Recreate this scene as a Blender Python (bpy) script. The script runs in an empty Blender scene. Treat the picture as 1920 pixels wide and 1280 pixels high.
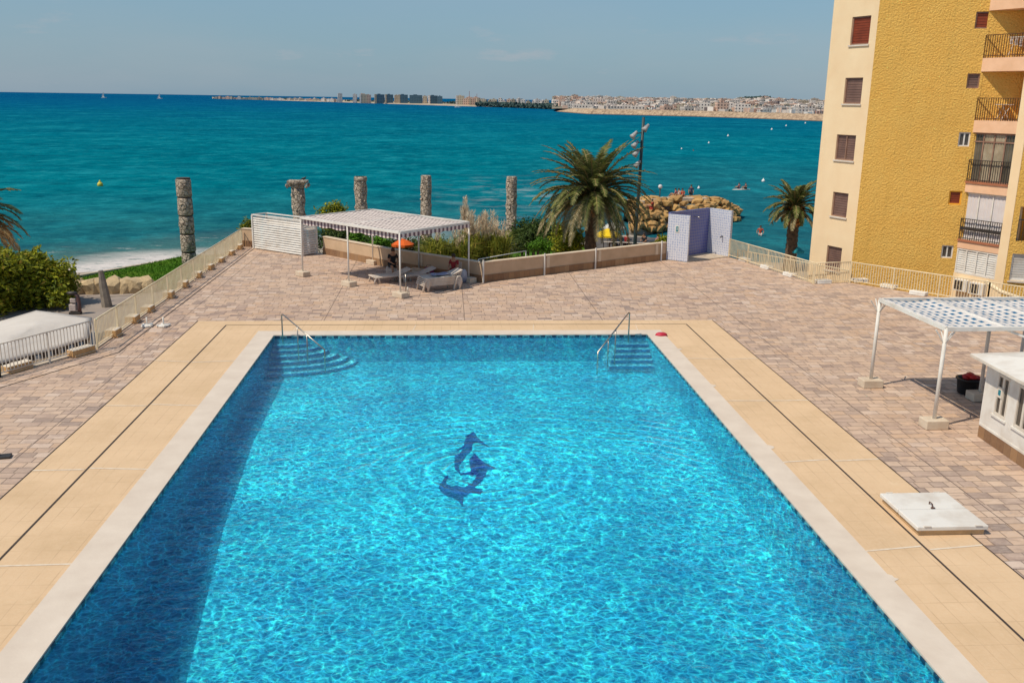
import bpy, bmesh, math, random
from mathutils import Vector, Matrix, Euler, noise
random.seed(7)
PI=math.pi
scn=bpy.context.scene
COL=scn.collection
# ------------------------------------------------------------------ camera
CAMH=8.0; FPX=1740.0
cam_d=bpy.data.cameras.new('camera'); cam=bpy.data.objects.new('camera',cam_d); COL.objects.link(cam)
cam_d.sensor_width=36; cam_d.lens=36*FPX/1920; cam_d.clip_end=200000; cam_d.clip_start=.1
RC=(Matrix.Rotation(math.radians(-4.2),3,'Z')@Matrix.Rotation(math.radians(90-14.6),3,'X')@Matrix.Rotation(math.radians(.86),3,'Z'))
cam.matrix_world=Matrix.Translation((0,0,CAMH))@RC.to_4x4()
scn.camera=cam
CO=Vector((0,0,CAMH))
def ray(px,py): return RC@Vector(((px-960)/FPX,-(py-640)/FPX,-1))
def at(px,py,z=0.0):
    d=ray(px,py); return CO+d*((z-CAMH)/d.z)
def atd(px,py,D):
    d=ray(px,py); return CO+d*(D/math.hypot(d.x,d.y))
def onp(px,py,P,d):
    r=ray(px,py); n=Vector((-d[1],d[0],0)); t=((Vector((P[0],P[1],0))-CO).dot(n))/(r.dot(n)); Q=CO+r*t
    return (Q.x-P[0])*d[0]+(Q.y-P[1])*d[1], Q.z
# ------------------------------------------------------------------ node helpers
class NT:
    def __init__(s,nt): s.nt=nt
    def n(s,t,**k):
        nd=s.nt.nodes.new(t)
        for a,b in k.items():
            if a.startswith('i_'):
                nd.inputs[a[2:].replace('_',' ')].default_value=b
            else: setattr(nd,a,b)
        return nd
    def l(s,a,b): s.nt.links.new(a,b)
    def put(s,sock,v):
        if isinstance(v,bpy.types.NodeSocket): s.l(v,sock)
        else: sock.default_value=v
    def m(s,op,a,b=None,c=None,clamp=False):
        nd=s.nt.nodes.new('ShaderNodeMath'); nd.operation=op; nd.use_clamp=clamp
        s.put(nd.inputs[0],a)
        if b is not None: s.put(nd.inputs[1],b)
        if c is not None: s.put(nd.inputs[2],c)
        return nd.outputs[0]
    def mix(s,f,a,b,mode='MIX'):
        nd=s.nt.nodes.new('ShaderNodeMix'); nd.data_type='RGBA'; nd.blend_type=mode
        s.put(nd.inputs[0],f)
        s.put(nd.inputs[6],a if isinstance(a,bpy.types.NodeSocket) else (*a,1))
        s.put(nd.inputs[7],b if isinstance(b,bpy.types.NodeSocket) else (*b,1))
        return nd.outputs[2]
    def ramp(s,f,stops,interp='LINEAR'):
        nd=s.nt.nodes.new('ShaderNodeValToRGB'); cr=nd.color_ramp; cr.interpolation=interp
        while len(cr.elements)<len(stops): cr.elements.new(.5)
        for e,(p,c) in zip(cr.elements,stops):
            e.position=p; e.color=(*c,1) if len(c)==3 else c
        s.l(f,nd.inputs[0]); return nd.outputs[0]
    def mr(s,v,a,b,c=0.0,d=1.0):
        nd=s.nt.nodes.new('ShaderNodeMapRange'); s.put(nd.inputs[0],v)
        nd.inputs[1].default_value=a; nd.inputs[2].default_value=b; nd.inputs[3].default_value=c; nd.inputs[4].default_value=d
        return nd.outputs[0]
    def coord(s,kind='Object',scale=None):
        o=s.nt.nodes.new('ShaderNodeTexCoord').outputs[kind]
        if scale is not None:
            mp=s.nt.nodes.new('ShaderNodeMapping'); mp.inputs['Scale'].default_value=scale; s.l(o,mp.inputs[0]); o=mp.outputs[0]
        return o
    def noise(s,vec,scale,detail=3,rough=.55,dist=0.0,out=0):
        nd=s.nt.nodes.new('ShaderNodeTexNoise'); s.l(vec,nd.inputs['Vector'])
        nd.inputs['Scale'].default_value=scale; nd.inputs['Detail'].default_value=detail; nd.inputs['Roughness'].default_value=rough; nd.inputs['Distortion'].default_value=dist
        return nd.outputs[out]
    def vor(s,vec,scale,feature='F1',out='Distance',rnd=1.0):
        nd=s.nt.nodes.new('ShaderNodeTexVoronoi'); nd.feature=feature; s.l(vec,nd.inputs['Vector']); nd.inputs['Scale'].default_value=scale
        nd.inputs['Randomness'].default_value=rnd
        return nd.outputs[out]
    def bump(s,h,strength,dist,normal=None):
        nd=s.nt.nodes.new('ShaderNodeBump'); nd.inputs['Strength'].default_value=strength; nd.inputs['Distance'].default_value=dist
        s.l(h,nd.inputs['Height'])
        if normal is not None: s.l(normal,nd.inputs['Normal'])
        return nd.outputs[0]
    def sep(s,v):
        nd=s.nt.nodes.new('ShaderNodeSeparateXYZ'); s.l(v,nd.inputs[0]); return nd.outputs
    def comb(s,x,y,z=0.0):
        nd=s.nt.nodes.new('ShaderNodeCombineXYZ')
        for i,v in enumerate((x,y,z)): s.put(nd.inputs[i],v)
        return nd.outputs[0]
def newmat(name):
    m=bpy.data.materials.new(name); m.use_nodes=True; nt=m.node_tree
    return m,NT(nt),nt.nodes['Principled BSDF'],nt.nodes['Material Output']
MATS={}
def M(name,c1,c2=None,scale=3.0,rough=.75,bump=.0,bscale=None,bdist=.02,metal=0.0,detail=4,lo=.35,hi=.65,island=0.0,spec=.4):
    """simple weathered surface: two own colours mixed by noise, optional relief"""
    if name in MATS: return MATS[name]
    m,t,b,o=newmat(name)
    co=t.coord('Object')
    c2=c2 or tuple(x*.82 for x in c1)
    f=t.mr(t.noise(co,scale,detail),lo,hi)
    col=t.mix(f,c1,c2)
    if island:
        g=t.n('ShaderNodeNewGeometry').outputs['Random Per Island']
        col=t.mix(t.m('MULTIPLY',g,island),col,tuple(min(1,x*2.0) for x in c1))
    t.l(col,b.inputs['Base Color']); b.inputs['Roughness'].default_value=rough; b.inputs['Metallic'].default_value=metal
    b.inputs['Specular IOR Level'].default_value=spec
    if bump: t.l(t.bump(t.noise(co,bscale or scale*3,5),bump,bdist),b.inputs['Normal'])
    MATS[name]=m; return m
# ------------------------------------------------------------------ mesh builder
class MB:
    def __init__(s): s.v=[]; s.f=[]
    def add(s,vs,fs,mat=None):
        o=len(s.v); s.v+= [tuple((mat@Vector(p)) if mat else p) for p in vs]; s.f+=[tuple(i+o for i in f) for f in fs]; return s
    def box(s,x0,y0,z0,x1,y1,z1,mat=None):
        return s.add([(x0,y0,z0),(x1,y0,z0),(x1,y1,z0),(x0,y1,z0),(x0,y0,z1),(x1,y0,z1),(x1,y1,z1),(x0,y1,z1)],
            [(0,3,2,1),(4,5,6,7),(0,1,5,4),(1,2,6,5),(2,3,7,6),(3,0,4,7)],mat)
    def cbox(s,x0,y0,z0,x1,y1,z1,c=.02,mat=None):
        """box with chamfered edges"""
        bm=bmesh.new(); bmesh.ops.create_cube(bm,size=1)
        for v in bm.verts: v.co=Vector(((x0+x1)/2+v.co.x*(x1-x0),(y0+y1)/2+v.co.y*(y1-y0),(z0+z1)/2+v.co.z*(z1-z0)))
        bmesh.ops.bevel(bm,geom=bm.edges[:],offset=c,segments=2,affect='EDGES',profile=.5)
        s.bm(bm,mat); return s
    def bm(s,bm,mat=None):
        bm.verts.index_update(); s.add([tuple(v.co) for v in bm.verts],[tuple(v.index for v in f.verts) for f in bm.faces],mat); bm.free(); return s
    def prism(s,poly,z0,z1,mat=None):
        n=len(poly); vs=[(p[0],p[1],z0) for p in poly]+[(p[0],p[1],z1) for p in poly]
        return s.add(vs,[tuple(range(n-1,-1,-1)),tuple(range(n,2*n))]+[(i,(i+1)%n,n+(i+1)%n,n+i) for i in range(n)],mat)
    def beam(s,a,b,w,h,up=(0,0,1)):
        a=Vector(a);b=Vector(b);d=(b-a);L=d.length;d.normalize();u=Vector(up)
        if abs(d.dot(u))>.98:u=Vector((0,1,0))
        sd=d.cross(u).normalized();u=sd.cross(d)
        m=Matrix((( d.x,sd.x,u.x,a.x),(d.y,sd.y,u.y,a.y),(d.z,sd.z,u.z,a.z),(0,0,0,1)))
        return s.box(0,-w/2,-h/2,L,w/2,h/2,m)
    def tube(s,pts,r,n=8,cap=True):
        pts=[Vector(p) for p in pts]; R=r if isinstance(r,(list,tuple)) else [r]*len(pts)
        rings=[];prev=None
        for i,p in enumerate(pts):
            d=(pts[min(i+1,len(pts)-1)]-pts[max(i-1,0)])
            if d.length<1e-9:d=Vector((0,0,1))
            d.normalize()
            if prev is None:
                a=d.cross(Vector((0,0,1)))
                if a.length<.1:a=d.cross(Vector((1,0,0)))
            else:
                a=prev-d*prev.dot(d)
            a.normalize();prev=a;b=d.cross(a)
            rings.append([p+(a*math.cos(2*PI*k/n)+b*math.sin(2*PI*k/n))*R[i] for k in range(n)])
        vs=[tuple(q) for rg in rings for q in rg];fs=[]
        for i in range(len(pts)-1):
            for k in range(n): fs.append((i*n+k,i*n+(k+1)%n,(i+1)*n+(k+1)%n,(i+1)*n+k))
        if cap: fs.append(tuple(range(n-1,-1,-1)));fs.append(tuple((len(pts)-1)*n+k for k in range(n)))
        return s.add(vs,fs)
    def lathe(s,prof,n=16,c=(0,0,0),jit=0.0,seed=0):
        vs=[];fs=[]
        for j,(r,z) in enumerate(prof):
            for k in range(n):
                a=2*PI*k/n; rr=r*(1+(jit*noise.noise(Vector((math.cos(a)*2.3+seed,math.sin(a)*2.3,z*1.7))) if jit else 0))
                vs.append((c[0]+rr*math.cos(a),c[1]+rr*math.sin(a),c[2]+z))
        for j in range(len(prof)-1):
            for k in range(n): fs.append((j*n+k,j*n+(k+1)%n,(j+1)*n+(k+1)%n,(j+1)*n+k))
        fs.append(tuple(range(n-1,-1,-1)));fs.append(tuple((len(prof)-1)*n+k for k in range(n)))
        return s.add(vs,fs)
    def sphere(s,c,r,n=10,m=7):
        r=r if isinstance(r,tuple) else (r,r,r)
        vs=[(c[0],c[1],c[2]-r[2])];fs=[]
        for j in range(1,m):
            for k in range(n):
                a=-PI/2+PI*j/m;vs.append((c[0]+r[0]*math.cos(a)*math.cos(2*PI*k/n),c[1]+r[1]*math.cos(a)*math.sin(2*PI*k/n),c[2]+r[2]*math.sin(a)))
        vs.append((c[0],c[1],c[2]+r[2]));t=len(vs)-1
        for k in range(n):
            fs.append((0,1+(k+1)%n,1+k));fs.append((t,1+(m-2)*n+k,1+(m-2)*n+(k+1)%n))
            for j in range(m-2): fs.append((1+j*n+k,1+j*n+(k+1)%n,1+(j+1)*n+(k+1)%n,1+(j+1)*n+k))
        return s.add(vs,fs)
    def grid(s,fn,nu,nv):
        vs=[tuple(fn(i/nu,j/nv)) for j in range(nv+1) for i in range(nu+1)]
        return s.add(vs,[(j*(nu+1)+i,j*(nu+1)+i+1,(j+1)*(nu+1)+i+1,(j+1)*(nu+1)+i) for j in range(nv) for i in range(nu)])
    def mesh(s,name,mat,smooth=False):
        me=bpy.data.meshes.new(name); me.from_pydata(s.v,[],s.f); me.update()
        if mat: me.materials.append(mat)
        if smooth: me.polygons.foreach_set('use_smooth',[True]*len(me.polygons))
        return me
    def build(s,name,mat,parent=None,smooth=False):
        o=bpy.data.objects.new(name,s.mesh(name,mat,smooth)); COL.objects.link(o)
        if parent: o.parent=parent
        return o
def tag(o,label=None,cat=None,group=None,kind=None):
    if label:o['label']=label
    if cat:o['category']=cat
    if group:o['group']=group
    if kind:o['kind']=kind
    return o
def thing(name,label,cat,loc=(0,0,0),rz=0.0,group=None):
    o=bpy.data.objects.new(name,None);COL.objects.link(o);o.location=loc;o.rotation_euler=(0,0,rz);o.empty_display_size=.2
    return tag(o,label,cat,group)
def struct(name,mb,mat,smooth=False,kind='structure',label=None):
    o=mb.build(name,mat,None,smooth);o['kind']=kind
    o['label']=label or name.replace('_',' '); return o
def dup(root,loc,rz,label=None,scale=None):
    r=root.copy();COL.objects.link(r);r.location=loc;r.rotation_euler=(0,0,rz)
    if label:r['label']=label
    if scale:r.scale=scale
    for ch in root.children:
        c=ch.copy();COL.objects.link(c);c.parent=r
        for g in ch.children:
            d=g.copy();COL.objects.link(d);d.parent=c
    return r
def V2(a,b): return (b[0]-a[0],b[1]-a[1])
def ang(a,b): return math.atan2(b[1]-a[1],b[0]-a[0])
def frame(P,rz,z=0): return Matrix.Translation((P[0],P[1],z))@Matrix.Rotation(rz,4,'Z')
# ------------------------------------------------------------------ world and sun
SUN_AZ=Vector((-.905,-.425)).normalized(); ELEV=math.radians(55.8)
w=bpy.data.worlds.new('World');scn.world=w;w.use_nodes=True;t=NT(w.node_tree)
for n in list(w.node_tree.nodes): w.node_tree.nodes.remove(n)
sky=t.n('ShaderNodeTexSky');sky.sky_type='NISHITA';sky.sun_disc=False;sky.sun_elevation=ELEV
sky.sun_rotation=math.atan2(SUN_AZ.x,SUN_AZ.y); sky.air_density=1.0;sky.dust_density=.6;sky.ozone_density=2.0;sky.altitude=10
gen=t.coord('Generated')
x,y,z=t.sep(gen)
# small fair-weather clouds low in the sky
cv=t.comb(t.m('MULTIPLY',x,1.0),t.m('MULTIPLY',y,1.0),t.m('MULTIPLY',z,4.0))
cn=t.mr(t.noise(cv,9,6,.6),.60,.74)
cn2=t.mr(t.noise(cv,3.2,5,.55),.40,.75)
low=t.mr(z,.0,.10,1.0,.25)
cl=t.m('MULTIPLY',t.m('ADD',t.m('MULTIPLY',cn,.65),t.m('MULTIPLY',cn2,.30)),low,clamp=True)
tint=t.mix(1.0,sky.outputs[0],(.62,.84,.92),'MULTIPLY')
tint=t.mix(t.mr(z,-.02,.25,.90,.25),tint,(1.90,2.75,3.55))
col=t.mix(cl,tint,(3.9,3.8,4.0))
bg=t.n('ShaderNodeBackground');t.l(col,bg.inputs[0]);bg.inputs[1].default_value=.115
ow=t.n('ShaderNodeOutputWorld');t.l(bg.outputs[0],ow.inputs[0])
sd=bpy.data.lights.new('sun','SUN');sd.energy=3.6;sd.angle=math.radians(.5);sd.color=(1,.90,.74)
so=bpy.data.objects.new('sun',sd);COL.objects.link(so)
toward=Vector((SUN_AZ.x*math.cos(ELEV),SUN_AZ.y*math.cos(ELEV),math.sin(ELEV)))
so.rotation_euler=toward.to_track_quat('Z','Y').to_euler();so.location=(-30,-10,60)
scn.view_settings.view_transform='Standard';scn.view_settings.look='None';scn.view_settings.exposure=.07;scn.view_settings.gamma=1
scn.render.resolution_x=1024;scn.render.resolution_y=682
scn.render.engine='CYCLES'
scn.cycles.transparent_max_bounces=16
# ------------------------------------------------------------------ materials
WHITE=M('white_paint',(.75,.71,.65),(.54,.46,.38),1.7,.6,.2,12,.004,lo=.45,hi=.85)
WHITED=M('weathered_white_paint',(.70,.63,.54),(.55,.46,.38),2.5,.6,.15,20,.004,lo=.4,hi=.8)
CREAMP=M('cream_metal_paint',(.86,.72,.48),(.76,.60,.38),3,.5)
STEEL=M('brushed_steel',(.42,.38,.33),(.3,.27,.24),6,.28,metal=.85)
CONC=M('concrete',(.56,.46,.35),(.42,.34,.26),4,.9,.4,25,.01)
BLOCKW=M('white_block_paint',(.66,.55,.42),(.58,.46,.34),3,.8,.35,16,.012)
def shade_sided():
    m,t,b,o=newmat('white_block_shaded_sides');co=t.coord('Object');n=t.sep(t.n('ShaderNodeNewGeometry').outputs['Normal'])[2]
    k=t.m('GREATER_THAN',t.m('ADD',n,t.m('MULTIPLY',t.m('SUBTRACT',t.noise(co,9,4),.5),.5)),.6);c=t.mix(t.mr(t.noise(co,6,4),.4,.7),(.62,.36,.15),(.48,.27,.11))  # ochre sides paint the shade on a pale block, white top the sun
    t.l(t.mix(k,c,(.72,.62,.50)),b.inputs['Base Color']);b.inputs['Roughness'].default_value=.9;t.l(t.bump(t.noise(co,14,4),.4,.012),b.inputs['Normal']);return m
BLOCKSH=shade_sided()
DARKM=M('dark_metal',(.035,.03,.028),(.06,.05,.045),5,.5,metal=.3)
BROWN=M('brown_wood',(.13,.06,.035),(.09,.04,.025),5,.6)
def paving_mat():
    m,t,b,o=newmat('stone_paving');co=t.coord('Object');x,y,z=t.sep(co)
    h=.30;w=.42
    wob=t.noise(co,2.0,2)
    yy=t.m('DIVIDE',y,h);row=t.m('FLOOR',yy)
    wn=t.n('ShaderNodeTexWhiteNoise',noise_dimensions='1D');t.l(row,wn.inputs['W'])
    wd=t.m('MULTIPLY_ADD',wn.outputs[0],.22,w-.10)
    wn2=t.n('ShaderNodeTexWhiteNoise',noise_dimensions='1D');t.l(t.m('ADD',row,77.3),wn2.inputs['W'])
    xx=t.m('DIVIDE',t.m('ADD',x,wn2.outputs[0]),wd);colm=t.m('FLOOR',xx)
    # some stones are split in two across
    w3=t.n('ShaderNodeTexWhiteNoise',noise_dimensions='2D');t.l(t.comb(colm,row),w3.inputs['Vector'])
    r1=w3.outputs[0];rc=t.sep(w3.outputs[1])
    fx=t.m('FRACT',xx);fy=t.m('FRACT',yy)
    ex=t.m('MULTIPLY',t.m('MINIMUM',fx,t.m('SUBTRACT',1.0,fx)),wd)
    ey=t.m('MULTIPLY',t.m('MINIMUM',fy,t.m('SUBTRACT',1.0,fy)),h)
    e=t.m('MINIMUM',ex,ey)
    base=t.ramp(r1,[(0,(.56,.40,.285)),(.18,(.66,.46,.31)),(.36,(.46,.33,.255)),(.52,(.70,.51,.36)),(.66,(.33,.24,.195)),(.76,(.60,.39,.235)),(.86,(.72,.57,.45)),(.94,(.22,.165,.145))],'CONSTANT')
    n1=t.noise(t.comb(t.m('MULTIPLY',x,1.0),t.m('MULTIPLY',y,2.6)),5.0,6,.65)
    base=t.mix(t.mr(n1,.35,.68,0,.6),base,(.70,.54,.42))
    base=t.mix(t.mr(t.noise(co,.22,3),.35,.7,0,.32),base,(.60,.37,.23))
    base=t.mix(t.mr(t.noise(co,1.7,4),.5,.8,0,.35),base,(.34,.23,.185))
    stx=t.noise(t.comb(t.m('MULTIPLY',x,1.5),t.m('MULTIPLY',y,3.4)),1.3,7,.72);base=t.mix(t.mr(stx,.50,.66,0,.62),base,(.27,.185,.16));base=t.mix(t.mr(stx,.42,.26,0,.45),base,(.70,.55,.44))
    base=t.mix(1.0,base,(.90,.885,.90),'MULTIPLY')
    base=t.mix(t.mr(t.noise(co,.13,4,.6),.40,.68,0,.30),base,(.62,.47,.35));base=t.mix(t.mr(t.noise(co,.55,6,.7),.60,.74,0,.45),base,(.24,.17,.14))
    mort=t.mr(t.m('ADD',e,t.m('MULTIPLY',t.m('SUBTRACT',n1,.5),.012)),.006,.018,.72,0)
    base=t.mix(mort,base,(.20,.14,.105))
    # movement joints every few metres
    jx=t.m('ABSOLUTE',t.m('SUBTRACT',t.m('FRACT',t.m('DIVIDE',t.m('ADD',x,1.9),5.2)),.5))
    jy=t.m('ABSOLUTE',t.m('SUBTRACT',t.m('FRACT',t.m('DIVIDE',t.m('ADD',y,2.4),4.8)),.5))
    j=t.m('MINIMUM',t.m('MULTIPLY',jx,5.2),t.m('MULTIPLY',jy,4.8))
    base=t.mix(t.mr(j,.010,.016,.8,0),base,(.09,.065,.055))
    t.l(base,b.inputs['Base Color']);b.inputs['Roughness'].default_value=.82;b.inputs['Specular IOR Level'].default_value=.3
    hh=t.m('ADD',t.mr(e,.0,.02),t.m('ADD',t.m('MULTIPLY',n1,.9),t.m('MULTIPLY',rc[1],.8)))
    t.l(t.bump(hh,.55,.012),b.inputs['Normal']);return m
def sand_band_mat():
    m,t,b,o=newmat('sand_coloured_slabs');co=t.coord('Object');x,y,z=t.sep(co)
    n=t.noise(co,.8,5,.6);n2=t.noise(co,14,5,.7)
    c=t.mix(t.mr(n,.3,.7),(.72,.495,.30),(.63,.425,.25));c=t.mix(t.mr(n2,.3,.75,0,.5),c,(.72,.54,.35))
    st=t.noise(t.comb(t.m('MULTIPLY',x,3.0),t.m('MULTIPLY',y,.35)),3.0,5,.7)
    c=t.mix(t.mr(st,.56,.8,0,.30),c,(.48,.30,.16))
    # fine worn tile grid, nearly painted over
    gx=t.m('ABSOLUTE',t.m('SUBTRACT',t.m('FRACT',t.m('DIVIDE',x,.31)),.5));gy=t.m('ABSOLUTE',t.m('SUBTRACT',t.m('FRACT',t.m('DIVIDE',y,.62)),.5))
    g=t.m('MINIMUM',t.m('MULTIPLY',gx,.31),t.m('MULTIPLY',gy,.62))
    gm=t.m('MULTIPLY',t.mr(g,.004,.012,1,0),t.mr(t.noise(co,1.3,4),.40,.62,.06,.55))
    c=t.mix(gm,c,(.44,.29,.17))
    c=t.mix(t.mr(t.noise(co,.45,6,.7),.48,.70,0,.5),c,(.52,.35,.19));c=t.mix(t.mr(t.noise(co,2.1,5,.7),.60,.70,0,.25),c,(.80,.62,.42))
    sp=t.mr(t.noise(co,38,2),.74,.78,0,.5);c=t.mix(sp,c,(.3,.2,.13))
    t.l(c,b.inputs['Base Color']);b.inputs['Roughness'].default_value=.85;b.inputs['Specular IOR Level'].default_value=.25
    t.l(t.bump(t.m('ADD',n2,t.m('MULTIPLY',gm,-1.0)),.3,.01),b.inputs['Normal']);return m
PAV=paving_mat();SAND=sand_band_mat()
COPE=M('coping_stone',(.72,.61,.50),(.62,.51,.41),1.6,.7,.3,14,.01,lo=.3,hi=.75)
JOINT=M('dark_joint',(.045,.033,.027),(.07,.05,.04),8,.9)
CHALK=M('white_joint_filler',(.78,.68,.55),(.66,.52,.38),7,.9)
# ------------------------------------------------------------------ pool numbers
PX0,PX1,PY0,PY1=-5.92,7.12,2.0,31.5     # inner water edge
CX0,CX1,CY1=-6.56,7.73,32.1             # coping outer edge
GX0,GX1,GY1=-7.89,8.93,33.1             # groove
BX0,BX1,BY1=-9.05,10.1,33.75            # outer edge of sand band
YN=-6.0
TERR=[(-19,16),(-12.9,26.74),(-11.35,29.72),(-11.15,51.4),(-10.4,52.0),(-10.2,51.0),(-6.5,49.25),(-2.80,45.20),(1.60,41.30),(11.5,47.5),(14.4,49.9),(15.2,48.6),(16.9,41.05),(18.75,41.30),(22.6,36.35),(33,24),(33,-8),(-19,-8)]
def ring_prism(mb,outer,hole,z0,z1):
    bm=bmesh.new()
    def loop(pts,z): return [bm.verts.new((p[0],p[1],z)) for p in pts]
    for z in (z1,):
        o=loop(outer,z);h=loop(hole,z);es=[]
        for L in (o,h):
            for i in range(len(L)): es.append(bm.edges.new((L[i],L[(i+1)%len(L)])))
        bmesh.ops.triangle_fill(bm,use_beauty=True,edges=es)
    bm.normal_update()
    for f in bm.faces:
        if f.normal.z<0:f.normal_flip()
    mb.bm(bm)
    for poly in (outer,hole):
        n=len(poly)
        for i in range(n):
            a=poly[i];b=poly[(i+1)%n];mb.add([(a[0],a[1],z0),(b[0],b[1],z0),(b[0],b[1],z1),(a[0],a[1],z1)],[(0,1,2,3)])
rect=lambda x0,y0,x1,y1:[(x0,y0),(x1,y0),(x1,y1),(x0,y1)]
mb=MB();ring_prism(mb,TERR,rect(BX0,YN,BX1,BY1),-.35,-.004);struct('paving',mb,PAV)
mb=MB();ring_prism(mb,rect(BX0,YN,BX1,BY1),rect(CX0,-3,CX1,CY1),-.35,0.0)
struct('pool_surround',mb,SAND)
mb=MB();ring_prism(mb,rect(CX0,-3,CX1,CY1),rect(PX0,PY0,PX1,PY1),-.3,.03);cop=struct('pool_coping',mb,COPE)
# terrace retaining wall down to the lower ground
mb=MB()
for i in range(len(TERR)):
    a=TERR[i];b=TERR[(i+1)%len(TERR)];mb.add([(a[0],a[1],-4.4),(b[0],b[1],-4.4),(b[0],b[1],-.352),(a[0],a[1],-.352)],[(0,1,2,3)])
struct('terrace_base',mb,M('cream_render',(.62,.47,.31),(.52,.38,.25),2,.9,.3,12,.01))
# grooves and joints in the band
mb=MB()
for x in (GX0,GX1): mb.box(x-.022,YN,.0035,x+.022,GY1,.006)
mb.box(GX0+.022,GY1-.018,.0035,GX1-.022,GY1+.018,.0055)
for x in (BX0,BX1): mb.box(x-.014,YN,.0035,x+.014,BY1,.0058)
struct('drain_groove',mb,JOINT)
mb=MB()
for yy in (6.8,11.0,15.25,19.6,24.0,28.3):
    for x0,x1 in ((BX0+.02,GX0-.05),(GX0+.05,CX0-.02),(CX1+.02,GX1-.05),(GX1+.05,BX1-.02)):
        k=random.uniform(-.12,.12)
        mb.add([(x0,yy+k,.006),(x1,yy-k*.4,.006),(x1,yy-k*.4+.05,.006),(x0,yy+k+.045,.006)],[(0,1,2,3)])
for xx in (-5.4,-1.2,3.1,6.9):
    mb.add([(xx,CY1+.02,.006),(xx+.025,CY1+.02,.006),(xx+.12,GY1-.05,.006),(xx+.095,GY1-.05,.006)],[(0,1,2,3)])
struct('white_joints',mb,CHALK)
# irregular white repair patches where the coping meets the band
mb=MB()
for (px,py,r) in ((1660,1083,.16),(1440,838,.14),(1334,723,.13),(1270,655,.13),(495,628,.2)):
    c=at(px,py);n=14
    pts=[(c.x+r*(.7+.5*random.random())*math.cos(2*PI*k/n)*1.3,c.y+r*(.7+.5*random.random())*math.sin(2*PI*k/n),.008) for k in range(n)]
    mb.add(pts,[tuple(range(n))])
struct('repair_patches',mb,COPE)
# ------------------------------------------------------------------ pool basin: floor slopes down toward the near (deep) end
def floorz(y): 
    pts=[(2,-3.0),(12,-2.45),(19.5,-1.45),(24,-1.1),(31.6,-.95)]
    for (a,za),(b,zb) in zip(pts,pts[1:]):
        if y<=b: return za+(zb-za)*max(0,(y-a))/(b-a)
    return pts[-1][1]
def mosaic_mat():
    m,t,b,o=newmat('pool_mosaic');co=t.coord('Object');x,y,z=t.sep(co)
    s=.10
    w3=t.n('ShaderNodeTexWhiteNoise',noise_dimensions='3D');t.l(t.comb(t.m('FLOOR',t.m('DIVIDE',x,s)),t.m('FLOOR',t.m('DIVIDE',y,s)),t.m('FLOOR',t.m('DIVIDE',z,s))),w3.inputs['Vector'])
    c=t.ramp(w3.outputs[0],[(0,(.010,.192,.335)),(.5,(.006,.142,.30)),(.85,(.024,.26,.375))])
    c=t.mix(t.mr(t.noise(co,.5,5,.62),.46,.70,0,.32),c,(.002,.072,.26))
    c=t.mix(t.mr(t.noise(co,1.6,4,.6),.54,.74,0,.35),c,(.002,.068,.25))
    t.l(c,b.inputs['Base Color']);b.inputs['Roughness'].default_value=.5;return m
MOS=mosaic_mat()
mb=MB();ys=[2,12,19.5,24,31.5];
for a,b in zip(ys,ys[1:]):
    za,zb=floorz(a),floorz(b)
    mb.add([(PX0,a,za),(PX1,a,za),(PX1,b,zb),(PX0,b,zb)],[(0,1,2,3)])
    for xx in (PX0,PX1): xi=xx+(.01 if xx<0 else -.01);mb.add([(xi,a,za),(xi,b,zb),(xi,b,.0),(xi,a,.0)],[(0,1,2,3)])
mb.add([(PX0,31.49,floorz(31.5)),(PX1,31.49,floorz(31.5)),(PX1,31.49,.0),(PX0,31.49,.0)],[(0,1,2,3)])
mb.add([(PX0,2,floorz(2)),(PX1,2,floorz(2)),(PX1,2,-.27),(PX0,2,-.27)],[(0,1,2,3)])
struct('pool_basin',mb,MOS)
# waterline frieze tiles
def frieze_mat():
    m,t,b,o=newmat('waterline_tiles');co=t.coord('Object');x,y,z=t.sep(co)
    u=t.m('ADD',x,y);f=t.m('FRACT',t.m('DIVIDE',u,.20))
    a=t.m('GREATER_THAN',f,.80);g=t.m('GREATER_THAN',t.m('FRACT',t.m('DIVIDE',z,.11)),.6)
    k=t.m('MAXIMUM',a,t.m('MULTIPLY',g,t.m('GREATER_THAN',t.m('FRACT',t.m('DIVIDE',u,.40)),.5)))
    t.l(t.mix(k,(.006,.03,.07),(.10,.26,.30)),b.inputs['Base Color']);b.inputs['Roughness'].default_value=.3;return m
FRZ=frieze_mat();mb=MB()
mb.box(PX0+.002,31.48,-.085,PX1-.002,31.497,-.001);mb.box(PX0+.003,2,-.075,PX0+.02,31.478,-.001);mb.box(PX1-.02,2,-.075,PX1-.003,31.478,-.001)
struct('waterline_tiles',mb,FRZ)
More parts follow.
